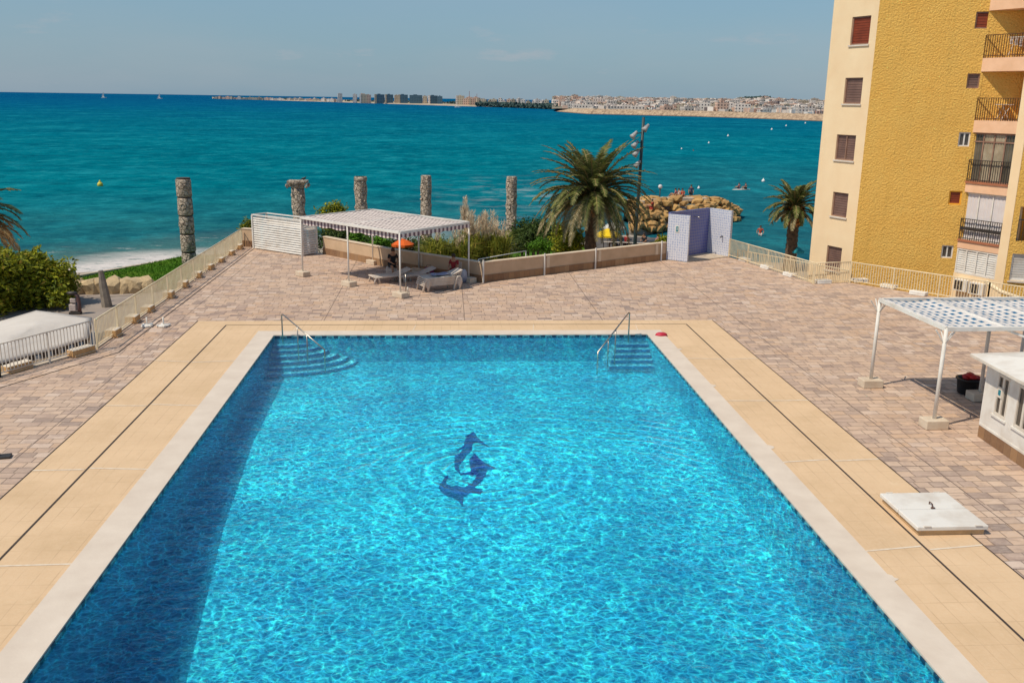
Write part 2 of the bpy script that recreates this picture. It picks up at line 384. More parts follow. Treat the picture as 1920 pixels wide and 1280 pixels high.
# water
def pool_water_mat():
    m,t,b,o=newmat('pool_water');nt=m.node_tree;nt.nodes.remove(b);co=t.coord('Object')
    warp=t.n('ShaderNodeVectorMath',operation='MULTIPLY_ADD');t.l(t.noise(co,1.6,3,.6,0,1),warp.inputs[0]);warp.inputs[1].default_value=(.5,.5,.5);t.l(co,warp.inputs[2])
    wv=warp.outputs[0]
    x,y,z=t.sep(wv)
    wv=t.comb(t.m('MULTIPLY',x,.72),y,z)
    # rings spreading from a disturbance
    dx=t.m('SUBTRACT',t.sep(co)[0],.75);dy=t.m('SUBTRACT',t.sep(co)[1],19.3)
    rr=t.m('SQRT',t.m('ADD',t.m('MULTIPLY',dx,dx),t.m('MULTIPLY',dy,dy)))
    rn=t.m('ADD',rr,t.m('MULTIPLY',t.noise(co,1.3,2),.35))
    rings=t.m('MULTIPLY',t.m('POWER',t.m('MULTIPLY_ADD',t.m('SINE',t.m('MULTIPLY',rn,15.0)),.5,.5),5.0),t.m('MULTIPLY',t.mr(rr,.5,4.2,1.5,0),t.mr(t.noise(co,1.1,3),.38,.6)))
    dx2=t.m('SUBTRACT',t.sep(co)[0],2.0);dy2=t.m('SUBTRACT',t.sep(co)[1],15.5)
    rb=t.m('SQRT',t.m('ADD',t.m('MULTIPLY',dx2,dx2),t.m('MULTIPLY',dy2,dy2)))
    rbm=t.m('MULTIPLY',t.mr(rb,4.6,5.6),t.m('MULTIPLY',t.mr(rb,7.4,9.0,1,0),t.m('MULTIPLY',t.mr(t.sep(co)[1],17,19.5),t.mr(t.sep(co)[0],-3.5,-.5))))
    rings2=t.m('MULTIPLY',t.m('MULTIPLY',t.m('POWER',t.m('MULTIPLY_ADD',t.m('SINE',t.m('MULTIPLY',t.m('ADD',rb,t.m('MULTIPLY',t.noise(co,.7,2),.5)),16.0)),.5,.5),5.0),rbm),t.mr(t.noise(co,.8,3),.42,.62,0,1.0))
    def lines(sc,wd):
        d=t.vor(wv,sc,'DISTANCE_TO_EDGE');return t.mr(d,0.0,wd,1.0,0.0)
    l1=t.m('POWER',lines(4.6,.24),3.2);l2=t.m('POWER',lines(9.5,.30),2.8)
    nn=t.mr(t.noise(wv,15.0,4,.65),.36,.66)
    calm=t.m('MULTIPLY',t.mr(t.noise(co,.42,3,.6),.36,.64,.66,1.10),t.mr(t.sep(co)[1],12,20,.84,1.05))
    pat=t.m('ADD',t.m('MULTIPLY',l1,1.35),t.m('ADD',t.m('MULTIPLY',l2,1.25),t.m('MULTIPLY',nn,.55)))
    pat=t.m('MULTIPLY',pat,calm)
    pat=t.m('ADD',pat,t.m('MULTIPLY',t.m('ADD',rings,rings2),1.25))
    gain=t.m('MULTIPLY',t.m('MAXIMUM',t.m('MULTIPLY_ADD',pat,1.15,.40),.20),1.25)  # bright caustic light painted into the water's transmission colour by this pattern
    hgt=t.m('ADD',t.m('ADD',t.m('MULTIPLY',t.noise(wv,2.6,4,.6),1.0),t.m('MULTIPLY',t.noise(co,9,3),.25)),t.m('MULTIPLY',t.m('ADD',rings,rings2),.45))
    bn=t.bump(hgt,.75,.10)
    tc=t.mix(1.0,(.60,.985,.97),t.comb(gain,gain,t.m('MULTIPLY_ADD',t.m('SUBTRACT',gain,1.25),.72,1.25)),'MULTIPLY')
    tr=t.n('ShaderNodeBsdfTransparent');t.l(tc,tr.inputs[0])
    gl=t.n('ShaderNodeBsdfGlossy');gl.inputs['Roughness'].default_value=.05;t.l(bn,gl.inputs['Normal']);gl.inputs[0].default_value=(.75,.9,1,1)
    fr=t.n('ShaderNodeFresnel');fr.inputs[0].default_value=1.30;t.l(bn,fr.inputs['Normal'])
    rf=t.n('ShaderNodeBsdfRefraction');rf.inputs['IOR'].default_value=1.09;rf.inputs['Roughness'].default_value=.0;rf.inputs['Color'].default_value=(.6,.97,.97,1);t.l(bn,rf.inputs['Normal'])
    m2=t.n('ShaderNodeMixShader');m2.inputs[0].default_value=.32;t.l(tr.outputs[0],m2.inputs[1]);t.l(rf.outputs[0],m2.inputs[2])
    mx=t.n('ShaderNodeMixShader');t.l(t.m('MINIMUM',fr.outputs[0],.6),mx.inputs[0]);t.l(m2.outputs[0],mx.inputs[1]);t.l(gl.outputs[0],mx.inputs[2])
    t.l(mx.outputs[0],o.inputs['Surface']);return m
mb=MB();mb.add([(PX0+.021,2,-.045),(PX1-.021,2,-.045),(PX1-.021,31.479,-.045),(PX0+.021,31.479,-.045)],[(0,1,2,3)])
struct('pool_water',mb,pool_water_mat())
# steps in the two far corners
STEPM=M('step_tiles',(.11,.26,.38),(.05,.18,.32),9,.5,detail=6,lo=.4,hi=.6)
EDGEM=M('step_edge_tiles',(.005,.075,.24),(.01,.10,.27),9,.4)
ps=thing('pool_steps','rounded fan of pale tiled steps under water in the left far corner of the pool','pool steps',(PX0+.02,31.478,-.25))
for i in range(6):
    a=1.15+ .33*i; bb=.36+.27*i; z1=-.0-.125*i; z0=floorz(31)+.251
    pts=[(0,0)]+[(0,-bb)]+[(a*math.sin(th)*1.0,-bb*math.cos(th)) for th in [PI/2*k/10 for k in range(1,11)]]
    pts=[(p[0],p[1]) for p in pts]
    MB().prism(pts[::1],z0 if i==5 else z1-.124,z1).build('step',STEPM,ps)
    e=MB()
    arc=[(0,-bb)]+[(a*math.sin(PI/2*k/10),-bb*math.cos(PI/2*k/10)) for k in range(1,11)]
    for (p,q) in zip(arc,arc[1:]):
        e.beam((p[0],p[1]-.012,z1-.03),(q[0]+.003,q[1]-.012,z1-.03),.03,.07)
    e.build('step_edge',EDGEM,ps)
ps=thing('pool_steps','straight pale steps under water in the right far corner of the pool','pool steps',(PX1-.021,31.478,-.25))
for i in range(5):
    z1=-.125*i;y=-.36-.25*i
    MB().box(-1.15-.10*i,y,(floorz(31)+.252) if i==4 else z1-.124,0,0,z1).build('step',STEPM,ps)
    MB().box(-1.15-.10*i,y-.02,z1-.08,0,y,z1+.002).build('step_edge',EDGEM,ps)
# handrails
def handrail(label,top,foot,low,mids,grp='steel handrails at the pool steps'):
    T=Vector(top);r=thing('handrail',label,'handrail',(foot[0],foot[1],.03),0,grp);O=Vector((foot[0],foot[1],.03))
    L=Vector(low)
    d=(L-T).normalized()
    MB().tube([Vector(foot)-O,T-O-Vector((0,0,.10)),T-O-Vector((0,0,.03))+d*.02,T-O+d*.08,L-O,L-O+Vector((0,0,-.75))],.024,8).build('rail',STEEL,r,True)
    for k in mids:
        p=T+(L-T)*k
        MB().tube([p-O,p-O-Vector((0,0,1.25 if k<.5 else 1.0))],.020,8).build('post',STEEL,r,True)
# left: upright post at the corner, bar slopes to the right and down into the water
handrail('steel handrail sloping down over the rounded steps in the left corner',(-5.60,31.35,.83),(-5.60,31.35,-.5),(-3.92,29.3,.10),(.38,.6))
handrail('steel handrail sloping down over the straight steps in the right corner',(6.42,31.35,.88),(6.42,31.35,-.5),(4.95,29.0,.05),(.45,.68))
# fish mosaic on the pool floor (dark blue marlin outline), laid 5 mm proud of the tiles
def fish():
    P=[(785,808),(800,822),(814,832),(845,862),(862,873),(836,866),(822,868),(806,880),(797,902),(799,930),(812,917),(830,908),(842,880)]
    return P
r=thing('fish_mosaic','dark blue leaping fish mosaic on the pool floor in the middle of the pool','mosaic',(0,0,0))
fm=M('dark_blue_mosaic',(.001,.002,.06),(.001,.005,.10),6,.5,detail=6)
def fpoly(pts,nm):
    bm=bmesh.new();vs=[];q=[]
    for (a,b) in zip(pts,pts[1:]+pts[:1]):
        k=max(1,int(math.dist(a,b)/14))
        for i in range(k):
            u=a[0]+(b[0]-a[0])*i/k;v=a[1]+(b[1]-a[1])*i/k;q.append((u+9*noise.noise(Vector((u*.045,v*.045,1))),v+9*noise.noise(Vector((u*.045,v*.045,7)))))
    for (u,v) in q:
        px=740+u*300/1600;py=760+v*240/1280
        p=at(px,py,-1.40); zz=floorz(p.y)+.006
        p=at(px,py,zz);zz=floorz(p.y)+.006;p=at(px,py,zz);vs.append(bm.verts.new((p.x,p.y,floorz(p.y)+.006)))
    f=bm.faces.new(vs);bmesh.ops.triangulate(bm,faces=[f]);bm.normal_update()
    for f in bm.faces:
        if f.normal.z<0:f.normal_flip()
    m_=MB();m_.bm(bm);m_.build(nm,fm,r)
fpoly([(790,255),(830,320),(890,370),(960,430),(860,380),(800,375),(775,400),(770,455),(720,500),(680,560),(640,610),(610,640),(595,600),(600,500),(650,480),(680,440),(610,455),(690,400),(700,340),(740,290)],'tail')
fpoly([(610,640),(640,612),(660,680),(760,660),(745,540),(765,515),(800,480),(860,545),(920,585),(1020,635),(930,645),(915,690),(880,745),(800,820),(880,850),(860,890),(760,870),(690,920),(680,1000),(600,930),(500,900),(440,830),(450,780),(520,700),(540,690),(510,770),(560,810),(700,810),(780,770),(820,700),(700,690),(660,700)],'body')
# ------------------------------------------------------------------ hatch, red pad
c=at(1722,985)
hx0,hy0,hx1,hy1=9.0,15.72,10.42,17.32
r=thing('hatch','low white square access hatch on the right pool surround','hatch',((hx0+hx1)/2,(hy0+hy1)/2,.006))
hw,hh=(hx1-hx0)/2,(hy1-hy0)/2
MB().cbox(-hw+.05,-hh+.04,0,hw-.05,hh-.04,.10,.01).build('base',M('sand_render',(.62,.42,.22),(.5,.33,.17),4,.9),r)
MB().cbox(-hw,-hh,.102,hw,-.012,.19,.015).build('lid',WHITE,r);MB().cbox(-hw,.012,.102,hw,hh,.186,.015).build('lid',WHITE,r)
hm=MB();hm.tube([(.05,.1,.19),(.05,.1,.24),(.05,.22,.24),(.05,.22,.19)],.012,6);hm.sphere((.02,.02,.2),(.05,.03,.015))
hm.build('handle',BROWN,r)
for xx in (-hw+.2,hw-.2): MB().box(xx-.07,hh-.03,.187,xx+.07,hh+.012,.196).build('hinge',WHITED,r);MB().box(xx-.07,-hh-.012,.191,xx+.07,-hh+.03,.2).build('hinge',WHITED,r)
p=at(1240,630)
mbx=MB();mbx.lathe([(.02,.10),(.10,.095),(.15,.06),(.165,.02),(.165,0)],14,(0,0,0),.35,3)
o=mbx.build('swim_cap',M('red_rubber',(.55,.03,.06),(.42,.02,.04),8,.5),None,True);o.location=(p.x,p.y,.031);o.scale=(1.2,.9,1)
tag(o,'small crumpled red rubber item on the coping at the right far corner','swim cap')
# ------------------------------------------------------------------ fences
def fence(path,label,h=.97,bay=1.9,mat=CREAMP,z0=0.0,extra=None,bal=.115,br=.011):
    O=Vector((path[0][0],path[0][1],z0));r=thing('fence',label,'fence',O)
    for a,b in zip(path,path[1:]):
        A=Vector((a[0],a[1],0))-Vector((O.x,O.y,0));B=Vector((b[0],b[1],0))-Vector((O.x,O.y,0));L=(B-A).length;d=(B-A)/L
        m=MB();m.tube([A+Vector((0,0,h)),B+Vector((0,0,h))],.024,8);m.build('top_rail',mat,r,True)
        m=MB();m.beam(A+Vector((0,0,.12)),B+Vector((0,0,.12)),.03,.03);m.build('bottom_rail',mat,r)
        n=max(1,round(L/bay))
        for i in range(n+1):
            p=A+d*(L*i/n)
            MB().box(p.x-.024,p.y-.024,-.04,p.x+.024,p.y+.024,h-.01).build('post',mat,r)
        for i in range(n):
            m=MB();s0=L*i/n;k=int((L/n)/bal)
            for j in range(1,k):
                p=A+d*(s0+(L/n)*j/k);m.box(p.x-br,p.y-br,.13,p.x+br,p.y+br,h-.015)
            m.build('balusters',mat,r)
    return r
lf=[(-15.2,22.47),(-12.9,26.74),(-11.29,29.73)]
fence(lf,'pale metal railing on the near left edge of the terrace above the white awning',mat=WHITED)
fence([(-11.25,29.85),(-11.12,51.35)],'long cream metal railing running away along the left edge of the terrace')
fence([(15.12,48.35),(16.85,40.95)],'cream metal railing running from the tiled shower toward the yellow building')
fence([(16.9,40.93),(18.66,41.19)],'short cream metal railing directly in front of the cream wall of the building')
fence([(18.7,41.17),(22.5,36.36),(26.5,31.3)],'cream metal railing along the foot of the yellow stucco wall')
fence([(16.0,49.6),(19.6,43.2)],'lower cream railing behind the terrace railing beside the shower',h=1.05,z0=-.85)
# kerb under the fences
mb=MB()
for path in (lf,[(-11.25,29.85),(-11.12,51.35)]):
    for a,b in zip(path,path[1:]): mb.beam((a[0]-.12,a[1],.015),(b[0]-.12,b[1],.015),.20,.05)
struct('kerb',mb,CONC)
mb=MB()
mb.beam((-14.35,22.2,.0),(-10.45,29.4,.0),.035,.012);mb.beam((-10.45,29.4,.0),(-10.35,50.6,.0),.035,.012)
struct('drain_channel',mb,JOINT)
# block feet
def block(label,p,rz,s,grp):
    o=BL[grp].copy();COL.objects.link(o)
    o.location=(p[0],p[1],0);o.rotation_euler=(0,0,rz);o.scale=s;tag(o,label,'block',grp);return o
BL={}
for g,mt in (('stone blocks at the foot of the left railing',BLOCKSH),('white blocks at the foot of the right railing',WHITE)):
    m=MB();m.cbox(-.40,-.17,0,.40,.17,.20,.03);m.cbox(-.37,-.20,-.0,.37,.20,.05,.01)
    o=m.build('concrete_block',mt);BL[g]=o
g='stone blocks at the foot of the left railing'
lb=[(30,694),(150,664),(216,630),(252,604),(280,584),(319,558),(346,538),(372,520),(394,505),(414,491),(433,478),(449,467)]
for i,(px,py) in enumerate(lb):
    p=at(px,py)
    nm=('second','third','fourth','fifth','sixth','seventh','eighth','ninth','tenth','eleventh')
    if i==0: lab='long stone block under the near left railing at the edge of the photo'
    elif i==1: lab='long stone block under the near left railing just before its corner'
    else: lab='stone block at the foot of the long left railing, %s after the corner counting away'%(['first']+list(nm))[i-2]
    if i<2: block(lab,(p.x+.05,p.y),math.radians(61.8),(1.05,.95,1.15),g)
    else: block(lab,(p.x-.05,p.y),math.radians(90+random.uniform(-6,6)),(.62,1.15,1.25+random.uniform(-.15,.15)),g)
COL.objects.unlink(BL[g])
g='white blocks at the foot of the right railing'
for px,py,rz,lab in ((1396,489,-76,'white block under the right railing, nearest to the shower'),(1437,503,-76,'white block under the right railing, midway between shower and building'),(1480,517,-76,'white block under the right railing, just before its corner'),
  (1542,530,8,'white block in front of the cream wall of the building'),(1611,528,5,'white block in front of the corner of the yellow stucco wall'),(1666,539,-52,'white block under the railing along the yellow wall'),(1721,552,-52,'white block under the railing just behind the blue woven canopy')):
    p=at(px,py);block(lab,(p.x,p.y-.05),math.radians(rz),(.9,1.0,.8),g)
COL.objects.unlink(BL[g])
# ------------------------------------------------------------------ parapet wall
TAN=M('tan_render',(.60,.42,.27),(.52,.36,.225),1.5,.9,.3,14,.008)
CAPM=M('cream_cap',(.72,.58,.42),(.6,.46,.32),3,.8)
def stone_clad():
    m,t,b,o=newmat('stone_cladding');co=t.coord('Object');x,y,z=t.sep(co)
    u=t.m('SUBTRACT',x,t.m('MULTIPLY',y,.6));w3=t.n('ShaderNodeTexWhiteNoise',noise_dimensions='2D');t.l(t.comb(t.m('FLOOR',t.m('DIVIDE',u,.30)),1.0),w3.inputs['Vector'])
    c=t.ramp(w3.outputs[0],[(0,(.25,.13,.06)),(.35,(.34,.19,.09)),(.7,(.17,.085,.045)),(.9,(.38,.23,.12))])
    c=t.mix(t.mr(t.noise(co,9,5),.35,.7,0,.3),c,(.38,.23,.12))
    e=t.m('ABSOLUTE',t.m('SUBTRACT',t.m('FRACT',t.m('DIVIDE',u,.30)),.5));c=t.mix(t.mr(e,.46,.5,0,.7),c,(.13,.08,.05))
    t.l(c,b.inputs['Base Color']);b.inputs['Roughness'].default_value=.85;t.l(t.bump(t.noise(co,12,5),.5,.01),b.inputs['Normal']);return m
CLAD=stone_clad()
def parapet(a,b,label,h=.93,posts=(),pm=WHITE,base=.33,panels=()):
    L=math.hypot(b[0]-a[0],b[1]-a[1]);r=thing('parapet_wall',label,'wall',(a[0],a[1],0),ang(a,b))
    MB().box(0,.03,-.3,L,.25,h-.05).build('wall_panel',TAN,r)
    MB().cbox(-.01,-.0,h-.048,L+.01,.28,h,.01).build('cap',CAPM,r)
    MB().box(0.0,.0,-.002,L,.027,base).build('stone_base',CLAD,r)
    for s in panels: MB().box(s-.09,.006,base+.002,s+.09,.028,h-.052).build('pilaster',CAPM,r)
    for s in posts:
        MB().box(s-.03,-.06,-.003,s+.03,-.004,h+.10).build('post',pm,r)
    return r
wA=(-6.45,48.98);wB=(-2.83,45.02);wC=(1.63,41.11);wD=(11.5,47.40)
parapet(wA,wB,'sunlit cream parapet wall between the slatted enclosure and the pergola')
parapet(wB,wC,'shaded tan parapet wall behind the seated people under the pergola',panels=(2.2,))
parapet(wC,wD,'long tan parapet wall with stone base in front of the big palm',posts=(.04,3.55,6.75,11.3),panels=(3.8,7.05,11.0))
parapet((-11.12,51.46),(-10.5,51.2),'short cream wall return at the far end of the long left railing',h=1.0)
r=thing('handrail','low white tube rail standing on the parapet behind the pergola','rail',(wC[0],wC[1],0),ang(wC,wD))
MB().tube([(.0,.3,1.02),(3.3,1.1,1.02)],.02,8).build('rail',WHITE,r,True)
MB().tube([(.0,.3,.6),(0,.3,1.02)],.02,8).build('post',WHITE,r,True);MB().tube([(3.3,1.1,.2),(3.3,1.1,1.02)],.02,8).build('post',WHITE,r,True)
# lift out slatted enclosure
r=thing('slatted_enclosure','white slatted box enclosure at the far left corner of the terrace','enclosure',(-10.36,50.70,0),ang((-10.36,50.70),(-7.38,48.28)))
L=math.hypot(2.98,2.42);H=1.80;D=.99
def slats(x0,y0,x1,y1,nm):
    m=MB();n=14;dx,dy=x1-x0,y1-y0;l=math.hypot(dx,dy);a=math.atan2(dy,dx)
    for i in range(n):
        z=.05+i*(H-.1)/n;mat=Matrix.Translation((x0,y0,z))@Matrix.Rotation(a,4,'Z')@Matrix.Rotation(math.radians(-30),4,'X');m.box(.03,-.008,0,l-.03,.008,.098,mat)
    m.build(nm,WHITE,r)
slats(0,0,L,0,'slat_panel');slats(L,.02,L+.0,D,'slat_panel');slats(L,D,0,D,'slat_panel');slats(0,D,0,0.02,'slat_panel')
for x,y in ((0,0),(L,0),(L,D),(0,D)): MB().box(x-.04,y-.04,0,x+.04,y+.04,H).build('post',WHITE,r)
for a,b in (((0,0),(L,0)),((L,0),(L,D)),((L,D),(0,D)),((0,D),(0,0))):
    MB().beam((a[0],a[1],H+.03),(b[0],b[1],H+.03),.09,.055).build('top_rail',WHITE,r)
MB().box(.05,.05,1.3,L-.05,D-.05,1.33).build('inner_shelf',WHITED,r)
# small box ornament on the sunlit wall
p=at(670,478)
m=MB();m.lathe([(.10,0),(.16,.12),(.13,.3),(.10,.34)],10,jit=.2);m.sphere((-.03,0,.45),(.12,.09,.12))
o=m.build('plant_pot',M('terracotta',(.42,.22,.10),(.3,.14,.07),6,.8));o.location=(p.x,p.y-.1,0);tag(o,'small orange brown pot against the sunlit cream wall','pot')
# ------------------------------------------------------------------ pergolas
def weave_mat(name,dark,white=(.68,.60,.53),du=.36,dv=.30,ru=.42,rv=.42,off=0):
    m,t,b,o=newmat(name);co=t.coord('Object');x,y,z=t.sep(co)
    fu=t.m('FRACT',t.m('DIVIDE',x,du));fv=t.m('FRACT',t.m('DIVIDE',y,dv))
    k=t.m('MULTIPLY',t.m('LESS_THAN',fu,ru),t.m('LESS_THAN',fv,rv))
    wh=t.mix(t.mr(t.noise(co,3,4),.35,.7),white,tuple(c*.82 for c in white))
    # bands that pass under are slightly greyer cloth
    c=t.mix(k,wh,dark)
    t.l(c,b.inputs['Base Color']);b.inputs['Roughness'].default_value=.85;b.inputs['Specular IOR Level'].default_value=.15
    edge=t.m('ADD',t.m('ABSOLUTE',t.m('SUBTRACT',fu,.5)),t.m('ABSOLUTE',t.m('SUBTRACT',fv,.5)))
    t.l(t.bump(edge,.4,.03),b.inputs['Normal']);return m
def pergola(A,AB,B,C,CD,Dd,label,mat,name='pergola',h=2.62,posts=None,valance=None,sag=.14,bays=3,braces=False,postlabels=None,pr=.036,baseh=.22):
    """A front-left, B front-right, C back-right, Dd back-left"""
    rz=ang(A,B);r=thing(name,label,'pergola',(A[0],A[1],0),rz)
    inv=frame(A,rz).inverted()
    loc=lambda p:(inv@Vector((p[0],p[1],0))).to_2d()
    for p in posts:
        q=loc(p)
        MB().tube([(q.x,q.y,baseh-.02),(q.x,q.y,h)],pr,10).build('post',WHITE,r,True)
        MB().cbox(q.x-.30,q.y-.21,0,q.x+.30,q.y+.21,baseh,.02).build('post_base',BLOCKW,r)
        if braces:
            m=MB()
            for s in (-1,1): m.tube([(q.x,q.y,h-.40),(q.x+s*.27,q.y,h-.02)],.018,6);m.tube([(q.x,q.y,h-.40),(q.x,q.y+s*.27,h-.02)],.018,6)
            m.build('brace',WHITE,r)
    a,b,c_,d=loc(A),loc(B),loc(C),loc(Dd)
    def q3(p,z):return (p.x,p.y,z)
    for p,q in ((a,b),(b,c_),(c_,d),(d,a)): MB().beam(q3(p,h),q3(q,h),.09,.10).build('frame_beam',WHITE,r)
    for i in range(1,bays):
        p=a.lerp(b,i/bays);q=d.lerp(c_,i/bays);MB().tube([q3(p,h+.02),q3(q,h+.02)],.03,8).build('cross_bar',WHITE,r,True)
    ins=.06
    def fn(u,v):
        u2=ins/3+u*(1-2*ins/3);v2=ins/3+v*(1-2*ins/3)
        p=a.lerp(b,u2).lerp(d.lerp(c_,u2),v2)
        s=abs(math.sin(PI*u*bays))*sag
        return (p.x,p.y,h+.03-s+.01*math.sin(v*40))
    m=MB();m.grid(fn,bays*12,18);o=m.build('canopy_cloth',mat,r,True)
    sm=o.modifiers.new('thick','SOLIDIFY');sm.thickness=.012
    return r,loc
GREYW=weave_mat('grey_woven_cloth',(.10,.07,.085),(.70,.60,.54),.23,.28,.44,.44)
BLUEW=weave_mat('blue_woven_cloth',(.01,.13,.26),(.72,.67,.63),.22,.33,.46,.50)
def stripes_mat(name,c1,c2,w):
    m,t,b,o=newmat(name);x,y,z=t.sep(t.coord('Object'));k=t.m('LESS_THAN',t.m('FRACT',t.m('DIVIDE',t.m('ADD',x,y),w)),.5)
    t.l(t.mix(k,c1,c2),b.inputs['Base Color']);b.inputs['Roughness'].default_value=.85;return m
STR=stripes_mat('striped_valance_cloth',(.70,.60,.56),(.17,.11,.13),.24)
pA,pAB,pB,pC,pCD,pD=(-6.57,42.73),(-4.23,40.36),(-1.88,37.97),(1.03,41.3),(-1.27,43.6),(-3.6,45.9)
r,loc=pergola(pA,pAB,pB,pC,pCD,pD,'white metal pergola with grey and white woven cloth roof in front of the parapet wall',GREYW,posts=(pA,pAB,pB,pC,pCD,pD),bays=2,sag=.07,h=2.68)
def valance(r,p,q,h,dr,nm='valance'):
    def fn(u,v):
        a=p.lerp(q,u);n=(q-p).normalized();return (a.x-n.y*(-.09)*1.0+.02*math.sin(u*60)*v,a.y+n.x*.09,h-v*dr*(.8+.25*abs(math.sin(u*PI*6.5))))
    m=MB();m.grid(fn,80,3);o=m.build(nm,STR,r);s=o.modifiers.new('t','SOLIDIFY');s.thickness=.006
valance(r,loc(pA),loc(pB),2.63,.27);valance(r,loc(pB),loc(pC),2.63,.17)
# right pergola: front-left, front-right etc. seen from the camera
rA,rB=(12.42,25.25),(12.50,21.75)
r,loc=pergola(rB,None,(17.2,21.85),(17.0,25.4),None,rA,'white metal pergola with blue and white woven cloth roof beside the white kiosk',BLUEW,posts=(rA,rB,(15.0,23.95),(17.0,25.4)),bays=3,braces=True,h=2.60,sag=.07,pr=.05,baseh=.24)
MB().beam((1.55,.15,2.58),(2.35,-.10,2.30),.09,.05).build('brace',WHITE,r)
# ------------------------------------------------------------------ kiosk on the right
K1=(13.30,21.08);K2=(13.18,18.90)
rz=ang(K1,K2);r=thing('kiosk','white kiosk with stone base and windows at the right edge of the terrace','kiosk',(K1[0],K1[1],0),rz)
inv=frame(K1,rz).inverted()
poly=[(0,0),(2.3,0.0),(3.4,1.1),(3.4,2.6),(0.6,2.9),(-.2,1.6)]
MB().prism([(x,y) for x,y in poly],0,.30).build('stone_base',CLAD,r)
wl=[(0,.02),(2.28,.02),(3.36,1.1),(3.36,2.56),(0.6,2.86),(-.16,1.6)]
KW=[(.52,1.04),(1.42,2.02)]
m=MB()
segs=[0]+[v for k in KW for v in k]+[2.28]
for i in range(0,len(segs)-1,2): m.box(segs[i],.02,.302,segs[i+1],.10,1.98)
for a,b in KW: m.box(a,.02,.302,b,.10,.78);m.box(a,.02,1.80,b,.10,1.98)
for (a,b) in list(zip(wl,wl[1:]+wl[:1]))[1:]:
    m.beam((a[0],a[1],1.14),(b[0],b[1],1.14),.08,1.676)
m.build('wall',WHITE,r)
GLS=M('dark_glass',(.05,.045,.04),(.09,.075,.06),3,.12,spec=.6)
for i,(a,b) in enumerate(KW):
    wdw=MB();cw=(a+b)/2
    for x0,x1,z0,z1 in ((a,a+.05,.78,1.8),(b-.05,b,.78,1.8),(a+.05,b-.05,.78,.84),(a+.05,b-.05,1.74,1.8),(cw-.04,cw+.04,.84,1.74)): wdw.box(x0,.012,z0,x1,.07,z1)
    w_=wdw.build('window',WHITED,r)
    MB().box(a+.05,.045,.84,b-.05,.055,1.74).build('pane',GLS,w_)
for a,b in KW: MB().box(a-.06,-.01,1.83,b+.06,.018,1.89).build('moulding',WHITE,r);MB().box(a-.06,-.02,.72,b+.06,.018,.77).build('sill',WHITE,r)
MB().box(.0,-.004,.305,2.28,.017,.36).build('skirting',WHITE,r)
MB().box(.60,-.01,1.24,.80,.010,1.50).build('notice',WHITED,r);MB().cbox(.645,-.016,1.30,.755,-.011,1.43,.002).build('notice_symbol',M('teal_ink',(.02,.22,.28),None,4,.6),r)
rf=MB();ro=[(-.28,-.32),(2.55,-.32),(3.8,.95),(3.8,2.9),(.6,3.2),(-.55,1.6)];cx,cy=1.7,1.4
n=len(ro);rf.add([(x,y,2.02) for x,y in ro]+[(x,y,2.07) for x,y in ro]+[(cx,cy,2.42)],[tuple(range(n-1,-1,-1))]+[(i,(i+1)%n,n+(i+1)%n,n+i) for i in range(n)]+[(n+i,n+(i+1)%n,2*n) for i in range(n)])
rf.build('roof',WHITE,r)
m=MB()
for (a,b) in zip(ro,ro[1:]+ro[:1]): m.beam((a[0],a[1],2.03),(b[0],b[1],2.03),.03,.06)
m.build('roof_edge',WHITED,r)
# tub with red towels
p=at(1821,741)
r=thing('tub','round black tub filled with red things in the shade of the blue canopy','tub',(p.x,p.y+.2,0))
MB().lathe([(.26,0),(.29,.05),(.33,.42),(.37,.43),(.37,.46),(.31,.46),(.29,.3)],20).build('bucket',M('black_plastic',(.012,.012,.014),(.02,.02,.022),5,.45),r,True)
m=MB()
for k in range(9):
    a=k*2.4;m.sphere((.17*math.cos(a)*(k%3)/2,.17*math.sin(a)*(k%3)/2,.47+.03*(k%4)),(.13,.11,.07),9,6)
m.build('contents',M('red_plastic',(.50,.02,.02),(.35,.015,.015),6,.5),r,True)
# umbrella stands on the left
def stand(px,py,label,big=1.0):
    p=at(px,py);r=thing('parasol_stand',label,'parasol stand',(p.x,p.y,0),random.uniform(0,1),'parasol stands on the left of the terrace')
    m=MB();m.cbox(-.24,-.045,0,.24,.045,.09,.02);m.cbox(-.045,-.24,.002,.045,.24,.088,.02);m.build('base',WHITE,r);MB().lathe([(.20,.02),(.19,.06),(.1,.085)],16).build('foot_disc',WHITE,r)
    MB().tube([(0,0,.05),(0,0,.34)],.028,10).build('socket',WHITE,r,True)
stand(276,612,'white cross shaped parasol stand nearer to the left railing');stand(307,612,'white cross shaped parasol stand farther from the left railing')
p=at(4,858)
r=thing('parasol_stand','dark folded parasol stand cut off by the left edge of the photo','parasol stand',(p.x-.12,p.y,0),.2)
MB().cbox(-.3,-.12,0,.3,.12,.05,.01).build('base',DARKM,r);MB().tube([(0,0,.04),(0,0,.16)],.03,8).build('socket',STEEL,r)
